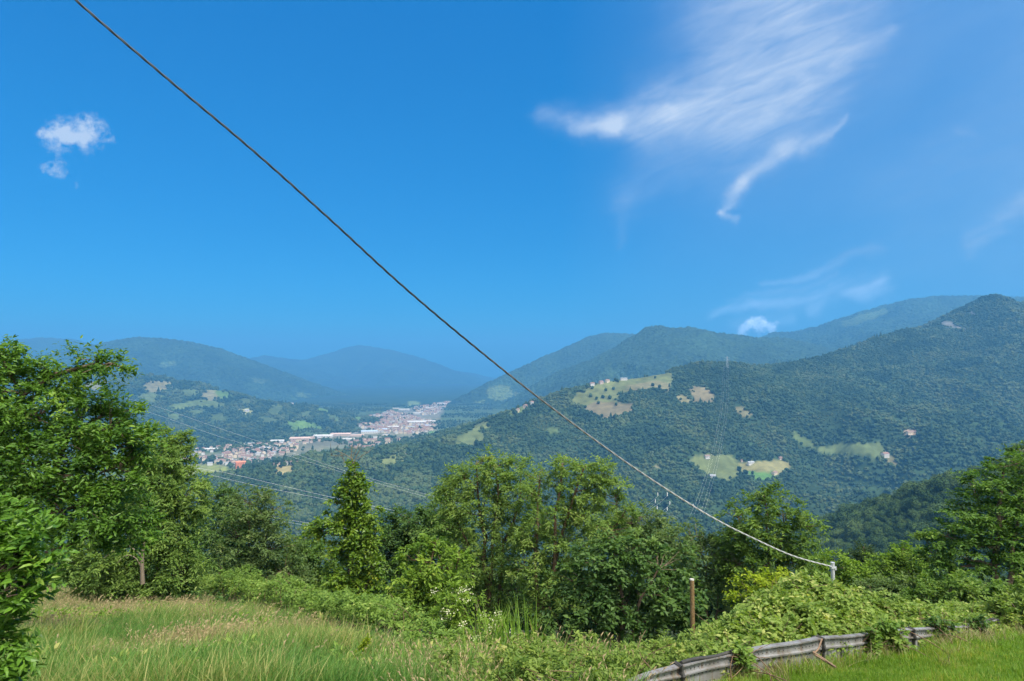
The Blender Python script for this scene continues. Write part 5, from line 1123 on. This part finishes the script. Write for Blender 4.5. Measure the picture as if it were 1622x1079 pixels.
# ------------------------------------------------------------------ brambles, hedge, weeds
def thicket(name, label, cat, pts, leaf, seed, size, L, Wr, nt, nl, stem_n, shoot=.5, kind=None, tone=.5, up=.5, extra_leaf=None, flat=.2):
    """pts: (n,3) leafy points in world space; stems rise from the ground to some of them"""
    rs = np.random.default_rng(seed); c = pts.mean(0); b = np.array([c[0], c[1], gz(c[0], c[1])]); e = empty(name, b, label, cat)
    D = unit(rs.normal(0, .6, pts.shape) + np.array([0, 0, up]))
    P, A, N, Lh, Wd, ti = sprays(pts - b, D, rs, nt, nl, size, L, Wr, flat, .25, tone=tone)
    link('foliage', leaves_mesh('foliage', P, A, N, Lh, Wd, ti, [LEAF[leaf]], True), e)
    g = Geo()
    for i in rs.choice(len(pts), min(stem_n, len(pts)), replace=False):
        p = pts[i]; f = np.array([p[0] + rs.normal(0, .35), p[1] + rs.normal(0, .35), 0]); f[2] = gz(f[0], f[1]) - .05
        top = p + np.array([rs.normal(0, .15), rs.normal(0, .15), shoot * rs.random() * .4]); mid = (f + p) / 2 + rs.normal(0, .08, 3)
        g.tube(smooth_path([f - b, mid - b, p - b, top - b], 8), np.linspace(.009, .003, 8), 4, cap=False)
    link('stems', g.mesh('stems', [M_bark2], True), e)
    return e

def bramble_points():
    rs = np.random.default_rng(91); n = 3600; out = []
    # a bank of brambles behind the rail: higher round the pole, lower at both ends
    px = rs.uniform(1110, 1640, n); s = rs.random(n) ** 1.1
    yr = np.interp(px, [q[0] for q in RAIL], [plane_y(q[1]) for q in RAIL])
    Y = yr + .30 + s * np.interp(px, [1110, 1180, 1300, 1450, 1640], [3.2, 5.0, 6.0, 5.0, 4.0])
    x = (px - 811) / FPX * Y * 1.0
    z0 = near_z(x, Y)
    top = np.interp(px, [1110, 1150, 1200, 1260, 1310, 1360, 1420, 1500, 1640], [1010, 968, 928, 904, 908, 930, 950, 962, 966]) + rs.normal(0, 6, n)
    # crest height of the bank where it meets the skyline seen from the garden, eased off to both sides
    ycrest = yr + np.interp(px, [1110, 1180, 1300, 1450, 1640], [1.6, 2.4, 3.0, 2.6, 2.2])
    zc = ((580 - top) / FPX) * ycrest - near_z((px - 811) / FPX * ycrest, ycrest)
    q = np.clip((Y - yr - .30) / (ycrest - yr - .30), 0, 1); prof = np.where(Y < ycrest, q * (2 - q), np.clip(1 - ((Y - ycrest) / 3.4) ** 2, 0, 1))
    h = .22 + np.maximum(zc - .42, .12) * prof
    z = z0 + h * rs.random(n) ** .28 + fbm(x / .8, Y / .8, 93, 3) * .45 * prof
    k = z > z0 + .05
    return np.stack([x, Y, z], -1)[k]
BP = bramble_points()
thicket('bramble_thicket', 'thick bramble bank hanging over the guardrail', 'brambles', BP, 'bramble', 92, .22, .074, .70, 6, 9, 260, 1.0, tone=.62)
def rail_creepers():
    for k, (px, pt, pb, lb) in enumerate(((1408, 995, 1038, 'leafy creeper hanging over the middle of the guardrail'), (1381, 1005, 1036, 'thin creeper trailing down the guardrail left of the leafy one'), (1487, 990, 1012, 'dark creeper on the far guardrail panels'), (1540, 985, 1008, 'dark ivy tuft at the far end of the guardrail'), (1172, 1030, 1072, 'dry creeper wrapped round the nearest rail joint'))):
        rs = np.random.default_rng(400 + k); n = (90, 26, 40, 40, 22)[k]; Y0 = np.interp(px, [q[0] for q in RAIL], [plane_y(q[1]) for q in RAIL])
        py = rs.uniform(pt - 8, pb, n); w = (15, 6, 12, 14, 5)[k]; P = np.array([at(px + rs.normal(0, w * .6) + (q - pt) * .25, q, Y0 - .12 - .12 * rs.random()) for q in py])
        P[:, 2] = np.maximum(P[:, 2], near_z(P[:, 0], P[:, 1]) + .05)
        thicket('creeper', lb, 'creeper', P, 'maple' if 'dark' in lb else 'hedge', 410 + k, .11, .07, .7, 3, 5, 16, .3)
rail_creepers()

def hedge_points(seed, n, poly, hfun):
    rs = np.random.default_rng(seed); xs, ys = [p[0] for p in poly], [p[1] for p in poly]
    x, y = rs.uniform(min(xs), max(xs), n * 4), rs.uniform(min(ys), max(ys), n * 4); k = in_poly(x, y, poly); x, y = x[k][:n], y[k][:n]
    h = hfun(x, y) * (1 + 1.0 * fbm(x / 1.6, y / 1.6, seed + 1, 3)); z = near_z(x, y) + np.maximum(h, .1) * rs.random(len(x)) ** .35
    return np.stack([x, y, z], -1)
HEDGE = [gp(275, 948), gp(330, 958), gp(420, 978), gp(520, 1005), gp(600, 1035), gp(690, 1062), gp(760, 1070), gp(735, 1048), gp(690, 1036), gp(600, 1004), gp(520, 983), gp(440, 965), gp(360, 950), gp(290, 940)]
thicket('hedge', 'long bramble hedge along the lower edge of the meadow', 'hedge', hedge_points(95, 3600, HEDGE, lambda x, y: np.clip(.48 + (y - 10) * .07, .40, 1.15)), 'hedge', 96, .20, .062, .55, 6, 9, 200, .7, tone=.5, up=.9)
WEEDS = [gp(700, 1120), gp(700, 1070), gp(820, 1066), gp(900, 1062), gp(1000, 1062), gp(1070, 1054), gp(1130, 1042), gp(1165, 1040), gp(1150, 1058), gp(1077, 1083), gp(1005, 1098), gp(960, 1130)]
def shoot_points(seed, n, poly, h0, h1):
    """upright nettle-like shoots: leafy points up each stalk, closer together and smaller towards the tip"""
    rs = np.random.default_rng(seed); xs, ys = [p[0] for p in poly], [p[1] for p in poly]
    x, y = rs.uniform(min(xs), max(xs), n * 4), rs.uniform(min(ys), max(ys), n * 4); k = in_poly(x, y, poly); x, y = x[k][:n], y[k][:n]; out = []
    for a, b, h in zip(x, y, rs.uniform(h0, h1, len(x)) * (1 + .6 * fbm(x / .9, y / .9, seed + 1, 3))):
        t = np.arange(.10, h, .075); ln = rs.normal(0, .16, 2); c = np.stack([a + ln[0] * t ** 1.6, b + ln[1] * t ** 1.6, t], -1) + rs.normal(0, .035, (len(t), 3)); c[:, 2] += near_z(np.array([a]), np.array([b])); out.append(c)
    return np.vstack(out)
thicket('weed_patch', 'tall nettles and weeds in front of the dark trees', 'weeds', np.vstack([shoot_points(97, 360, WEEDS, .18, .58), hedge_points(94, 800, WEEDS, lambda x, y: np.full(len(x), .20))]), 'weed', 98, .13, .055, .5, 4, 7, 160, .6, tone=.5, up=.9)
SHRUB = [gp(800, 1100), gp(830, 1070), gp(880, 1066), gp(900, 1085), gp(880, 1110)]
thicket('weed_clump', 'pale broad leaved weeds at the bottom beside the black cap', 'weeds', hedge_points(99, 150, SHRUB, lambda x, y: np.full(len(x), .36)), 'weed', 100, .15, .088, .75, 4, 6, 40, .4, tone=.42, up=1.0)
UNDER = [(-15, 27), (-8, 20), (-3, 16.5), (4, 15.5), (6, 18), (9, 20), (16, 20), (18, 24), (8, 27), (-4, 27), (-14, 32)]
thicket('undergrowth', 'shaded undergrowth below the belt of trees', 'undergrowth', hedge_points(101, 1500, UNDER, lambda x, y: np.full(len(x), .35)), 'maple', 102, .34, .10, .55, 5, 8, 120, .5)

# tall reed-like grass in the middle
def blades(rs, n, rad, h, w, lean, base=None, seg=4, wind=(0, 0)):
    th = rs.uniform(0, 6.28, n); r = rad * np.sqrt(rs.random(n)); b = np.stack([r * np.cos(th), r * np.sin(th), np.zeros(n)], -1)
    if base is not None: b = base
    hh = h * rs.uniform(.55, 1.15, n); ph = rs.uniform(0, 6.28, n); ln = lean * rs.random(n) ** .7
    d = np.stack([np.cos(ph) * ln + wind[0], np.sin(ph) * ln + wind[1], np.zeros(n)], -1)
    sd = np.stack([-np.sin(ph), np.cos(ph), np.zeros(n)], -1)
    V = []
    for i in range(seg + 1):
        t = i / seg; c = b + np.array([0, 0, 1.0]) * (hh * (t - .18 * t * t * (ln / (lean + 1e-6))))[:, None] + d * (hh * t ** 2)[:, None]
        ww = (w * (1 - t ** 1.5) + w * .06) * .5
        V += [c - sd * ww, c + sd * ww]
    V = np.stack(V, 1); k = 2 * (seg + 1)
    Q = np.array([[2 * i, 2 * i + 1, 2 * i + 3, 2 * i + 2] for i in range(seg)])
    tip = b + np.array([0, 0, 1.0]) * (hh * .82)[:, None] + d * hh[:, None]
    return V.reshape(-1, 3), (Q[None] + (np.arange(n) * k)[:, None, None]).reshape(-1, 4), np.repeat(rs.random(n), k), tip, d
LEAF['reed'] = leaf_mat('reed_blade', (.060, .120, .020), (.120, .200, .045), (.30, .28, .14), .35)
LEAF['grass'] = leaf_mat('meadow_grass_blade', (.038, .100, .028), (.084, .160, .050), (.20, .20, .11), .35)
LEAF['lawn'] = leaf_mat('lawn_grass_blade', (.048, .108, .014), (.096, .165, .026), (.19, .19, .07), .35)
LEAF['straw'] = leaf_mat('dry_grass_blade', (.14, .135, .06), (.27, .225, .115), (.36, .29, .17), .25)
M_seed = leaf_mat('dry_seed_head', (.22, .17, .09), (.36, .28, .16), (.46, .38, .24), .2)
for k, (px, pb, n, h, rad, lb) in enumerate(((790, 1062, 60, 1.15, .30, 'tall reed grass clump left of the leaning tree foot'), (832, 1058, 50, 1.1, .28, 'tall reed grass clump at the foot of the leaning tree'), (745, 1085, 60, .75, .4, 'shorter clump of broad grass at the bottom edge'))):
    rs = np.random.default_rng(500 + k); Y = plane_y(pb); p = at(px, pb, Y); V, Q, t, _, _ = blades(rs, n, rad, h, .028, .35)
    me = make_mesh('reed_clump', V, quads=Q, mats=[LEAF['reed']], attrs={'tint': ('FLOAT', t)})
    tag(link('reed_clump', me, None, (p[0], Y, gz(p[0], Y))), lb, 'reeds')
def plume():
    p = at(552, 1079, 8.6); Y = 8.6; b = np.array([p[0], Y, gz(p[0], Y)]); e = empty('mullein', b, 'leaning yellow green flower spike at the bottom of the meadow', 'wild flower')
    top = at(583, 1012, Y) - b; mid = at(556, 1055, Y) - b; foot = np.array([-.06, 0, -.05])
    c = smooth_path([foot, mid, top], 40); link('stem', Geo().tube(c, np.linspace(.012, .005, 40), 6).mesh('stem', [LEAF['reed']], True), e)
    rs = np.random.default_rng(510); q = c[14:].repeat(14, 0) + rs.normal(0, .018, (26 * 14, 3))
    link('flower_spike', leaves_mesh('flower_spike', q, rs.normal(size=q.shape) + np.array([.3, 0, .8]), rs.normal(size=q.shape), .045, .02, rs.random(len(q)), [LEAF['lime']]), e)
plume()
def yarrow():
    p = at(272, 1030, 13.5); Y = 13.5; b = np.array([p[0], Y, gz(p[0], Y)]); e = empty('wild_flower', b, 'tall stem with two small white flower heads in the meadow', 'wild flower')
    g = Geo(); tops = [at(270, 1007, Y) - b, at(278, 1006.5, Y) - b]
    for t in tops: g.tube(smooth_path([np.zeros(3), t * .5, t], 10), np.linspace(.010, .005, 10), 5)
    link('stem', g.mesh('stem', [LEAF['grass']], True), e)
    rs = np.random.default_rng(520)
    for t in tops:
        q = t + rs.normal(0, .03, (60, 3)) * np.array([1, 1, .25]); link('flower_head', leaves_mesh('flower_head', q, rs.normal(size=q.shape), np.array([0, 0, 1.]) + rs.normal(0, .2, q.shape), .025, .025, np.ones(60), [M_flower]), e)
yarrow()

# ------------------------------------------------------------------ meadow and lawn grass
def tuft(name, seed, n, rad, h, w, lean, mat, heads=0, headmat=None, wind=(.25, -.05), tone=0.0):
    rs = np.random.default_rng(seed); V, Q, t, tip, d = blades(rs, n, rad, h, w, lean, seg=4, wind=wind); Vs, Qs, ts, mi = [V], [Q], [t], [0] * len(Q)
    if heads:
        V2, Q2, t2, tip2, d2 = blades(rs, heads, rad, h * 1.3, w * .55, lean * .6, seg=4, wind=wind); o = len(V); Vs.append(V2); Qs.append(Q2 + o); ts.append(t2); mi += [1] * len(Q2)
        o += len(V2); hv, hq = [], []
        for i in range(heads):      # feathery seed heads
            dr = unit(d2[i] * 1.2 + np.array([0, 0, .55])); s = unit(np.cross(dr, [0.3, 1, 0.1])); u = np.cross(dr, s); L = h * .30
            for q in range(7):
                a = tip2[i] + dr * L * (q / 7 - .3); f = .009 * math.sin(math.pi * (q + 1) / 8.5) + .006; off = (s if q % 2 else u) * f * (1 if q % 4 < 2 else -1)
                b0 = len(hv); hv += [a, a + dr * L * .14 + off + s * .004, a + dr * L * .3 + off * .3, a + dr * L * .12 + off * .4 - s * .006]; hq.append((b0, b0 + 1, b0 + 2, b0 + 3))
        Vs.append(np.array(hv)); Qs.append(np.array(hq) + o); ts.append(rs.random(len(hv))); mi += [1] * len(hq)
    return make_mesh(name, np.vstack(Vs), quads=np.vstack(Qs), mats=[LEAF[mat], headmat or M_seed], midx=mi, attrs={'tint': ('FLOAT', np.clip(np.concatenate(ts) * .75 + .12 + tone, 0, 1))})
def meadow():
    rs = np.random.default_rng(600)
    protos = [tuft('grass_tuft', 610 + i, 40, .2, .30 + .05 * i, .010, .55, 'grass', tone=(-.3, -.08, .12, .32)[i]) for i in range(4)] + [tuft('grass_tuft', 620 + i, 32, .2, .34, .009, .6, 'grass', 1, tone=.3) for i in range(2)] + [tuft('grass_tuft', 630 + i, 30, .2, .36, .008, .7, 'straw', 2) for i in range(2)]
    n = 42000; px = rs.uniform(-60, 900, n); Y = 6.6 * (36 / 6.6) ** rs.random(n)
    x = (px - 811) / FPX * Y; z = near_z(x, Y); hx = np.array([q for q in HEDGE]); 
    lo = np.array([gp(-60, 925), gp(100, 932), gp(200, 942), gp(300, 952), gp(420, 980), gp(520, 1008), gp(600, 1038), gp(690, 1064), gp(760, 1080), gp(900, 1100)])
    lim = np.interp((x / Y) * FPX + 811, [-60, 100, 200, 300, 420, 520, 600, 690, 760, 900], lo[:, 1])
    k = (Y < lim - .2) & (Y > 4) & ((x / Y) * FPX + 811 < 690 + rs.normal(0, 18, n)); x, Y, z = x[k], Y[k], z[k]; n = len(x)
    dry = fbm(x / 1.7, Y / 2.4, 601, 4) * 2.5 + .26 * np.clip((Y - 17) / 10, -1, 1) + rs.normal(0, .18, n)
    idx = np.clip((fbm(x / 1.3, Y / 1.6, 603, 3) * 6 + 1.6 + rs.normal(0, .9, n)).astype(int), 0, 3); k = dry > .10; idx[k] = 4 + rs.integers(0, 2, k.sum()); k = dry > .36; idx[k] = 6 + rs.integers(0, 2, k.sum())
    s = rs.uniform(.6, 1.35, n) * (1 + .9 * fbm(x / 1.4, Y / 1.4, 602, 3)); rot = np.stack([rs.normal(0, .24, n), rs.normal(.05, .24, n), rs.normal(0, 1.3, n)], -1)
    scatter('grass', 'tall meadow grass with dry seed heads', protos, np.stack([x, Y, z - .02], -1), np.stack([s * 1.1, s * 1.1, s], -1), rot, idx)
meadow()
def verge():
    rs = np.random.default_rng(660)
    protos = [tuft('verge_tuft', 670 + i, 26,   .16, .34 + .08 * i, .012, .45, 'reed' if i == 1 else 'grass', (0, 0, 3)[i], tone=(-.1, 0, .15)[i]) for i in range(3)]
    n = 2600; px = rs.uniform(600, 1010, n); Y = rs.uniform(6.4, 10.2, n); x = (px - 811) / FPX * Y
    k = (Y < np.interp(x, BANK[:, 0], BANK[:, 1]) + .5) & (fbm(x / .7, Y / .7, 661, 3) > -.08) & (rs.random(n) < np.interp(px, [600, 640, 860, 1010], [.3, 1, .8, .25])); x, Y = x[k], Y[k]; n = len(x); s = rs.uniform(.6, 1.2, n)
    scatter('grass', 'loose tall grass among the weeds at the bottom', protos, np.stack([x, Y, near_z(x, Y) - .02], -1), np.stack([s, s, s], -1), np.stack([rs.normal(0, .14, n), rs.normal(0, .14, n), rs.uniform(0, 6.28, n)], -1), rs.integers(0, 3, n))
verge()
def lawn():
    rs = np.random.default_rng(640)
    protos = [tuft('lawn_tuft', 650 + i, 60, .16, .07 + .015 * i, .008 + .002 * (i == 1), .6, 'lawn', wind=(0, 0), tone=(-.3, .0, .12, .3)[i]) for i in range(4)]
    n = 30000; px = rs.uniform(980, 1700, n); Y = 6.8 * (24 / 6.8) ** rs.random(n); x = (px - 811) / FPX * Y
    yr = np.interp(px, [q[0] for q in RAIL] + [1640, 1700], [plane_y(q[1]) for q in RAIL] + [17.5, 19.5]); k = (Y < yr - .03) | (px > 1590) & (Y < yr); x, Y = x[k], Y[k]; n = len(x)
    k = (fbm(x / 1.3, Y / 1.3, 643, 3) + rs.normal(0, .05, n) < .14); x, Y = x[k], Y[k]; n = len(x)
    s = rs.uniform(.6, 1.3, n) * (1 + 1.6 * np.clip(fbm(x / 1.2, Y / 1.2, 641, 3), -.3, .5)); rot = np.zeros((n, 3)); rot[:, 2] = rs.uniform(0, 6.28, n)
    scatter('grass', 'short bright lawn grass in front of the guardrail', protos, np.stack([x, Y, near_z(x, Y) - .01], -1), np.stack([s, s, s], -1), rot, np.clip((fbm(x / .9, Y / .9, 642, 3) * 5 + 2 + rs.normal(0, .8, n)).astype(int), 0, 3))
lawn()
def meadow_weeds():
    rs = np.random.default_rng(695); protos = []
    for q in range(3):
        n = 70; P = rs.normal(0, .09, (n, 3)); P[:, 2] = rs.uniform(.05, .34, n); A = P * np.array([1, 1, .1]) + rs.normal(0, .05, (n, 3)) + np.array([0, 0, .06]); N = np.array([0, 0, 1.0]) + rs.normal(0, .4, (n, 3))
        protos.append(leaves_mesh('meadow_weed', P, A, N, .085 * rs.uniform(.6, 1.3, n), .04, rs.random(n), [LEAF[('weed', 'hedge', 'light')[q]]], True))
    n = 420; px = rs.uniform(40, 690, n); Y = 7.2 * (28 / 7.2) ** rs.random(n); x = (px - 811) / FPX * Y; k = (Y < np.interp(x, BANK[:, 0], BANK[:, 1]) - .8) & (fbm(x / 2.5, Y / 2.5, 696, 3) > .04); x, Y = x[k], Y[k]; n = len(x); s = rs.uniform(.7, 1.35, n)
    scatter('weeds', 'leafy weeds dotted through the meadow grass', protos, np.stack([x, Y, near_z(x, Y)], -1), np.stack([s, s, s], -1), np.stack([0 * s, 0 * s, rs.uniform(0, 6.28, n)], -1), rs.integers(0, 3, n))
meadow_weeds()
def rail_foot():
    rs = np.random.default_rng(680); protos = [tuft('foot_tuft', 690 + i, 16, .12, .22 + .07 * i, .011, .6, ('lawn', 'reed', 'straw')[i], tone=(0, .1, 0)[i]) for i in range(3)]
    n = 900; px = np.concatenate([rs.uniform(1000, 1600, n), rs.uniform(1480, 1680, 500)]); n = len(px); yr = np.interp(px, [q[0] for q in RAIL] + [1640, 1700], [plane_y(q[1]) for q in RAIL] + [17.5, 19.5])
    Y = yr - .04 - .55 * rs.random(n) ** 2; Y[900:] = yr[900:] - 2.6 * rs.random(500); x = (px - 811) / FPX * Y; k = (fbm(x / .5, Y / .5, 681, 2) > -.05); x, Y = x[k], Y[k]; n = len(x); s = rs.uniform(.5, 1.1, n)
    scatter('grass', 'longer grass along the foot of the guardrail', protos, np.stack([x, Y, near_z(x, Y) - .01], -1), np.stack([s, s, s], -1), np.stack([rs.normal(0, .15, n), rs.normal(0, .15, n), rs.uniform(0, 6.28, n)], -1), rs.choice(3, n, p=(.55, .3, .15)))
rail_foot()

# ------------------------------------------------------------------ haze: the air of the valley
def haze():
    m = bpy.data.materials.new('valley_haze'); m.use_nodes = True; N, L = m.node_tree.nodes, m.node_tree.links; N.clear()
    o = N.new('ShaderNodeOutputMaterial'); v = N.new('ShaderNodeVolumePrincipled'); L.new(v.outputs[0], o.inputs['Volume'])
    v.inputs['Color'].default_value = (.098, .355, .72, 1); v.inputs['Density'].default_value = 1.45e-4; v.inputs['Anisotropy'].default_value = .0
    zt = max((max(h.P[:, 2]) for h in (hA, hA2, hB, hC, hD, hE, hF, hG, hH))) + 60
    z0 = FLOOR - 40
    me = Geo().box(0, 0, (zt + z0) / 2, 38000, 38000, zt - z0).mesh('haze', [m]); tag(link('haze', me), 'blue haze filling the valley air', kind='stuff')
haze()
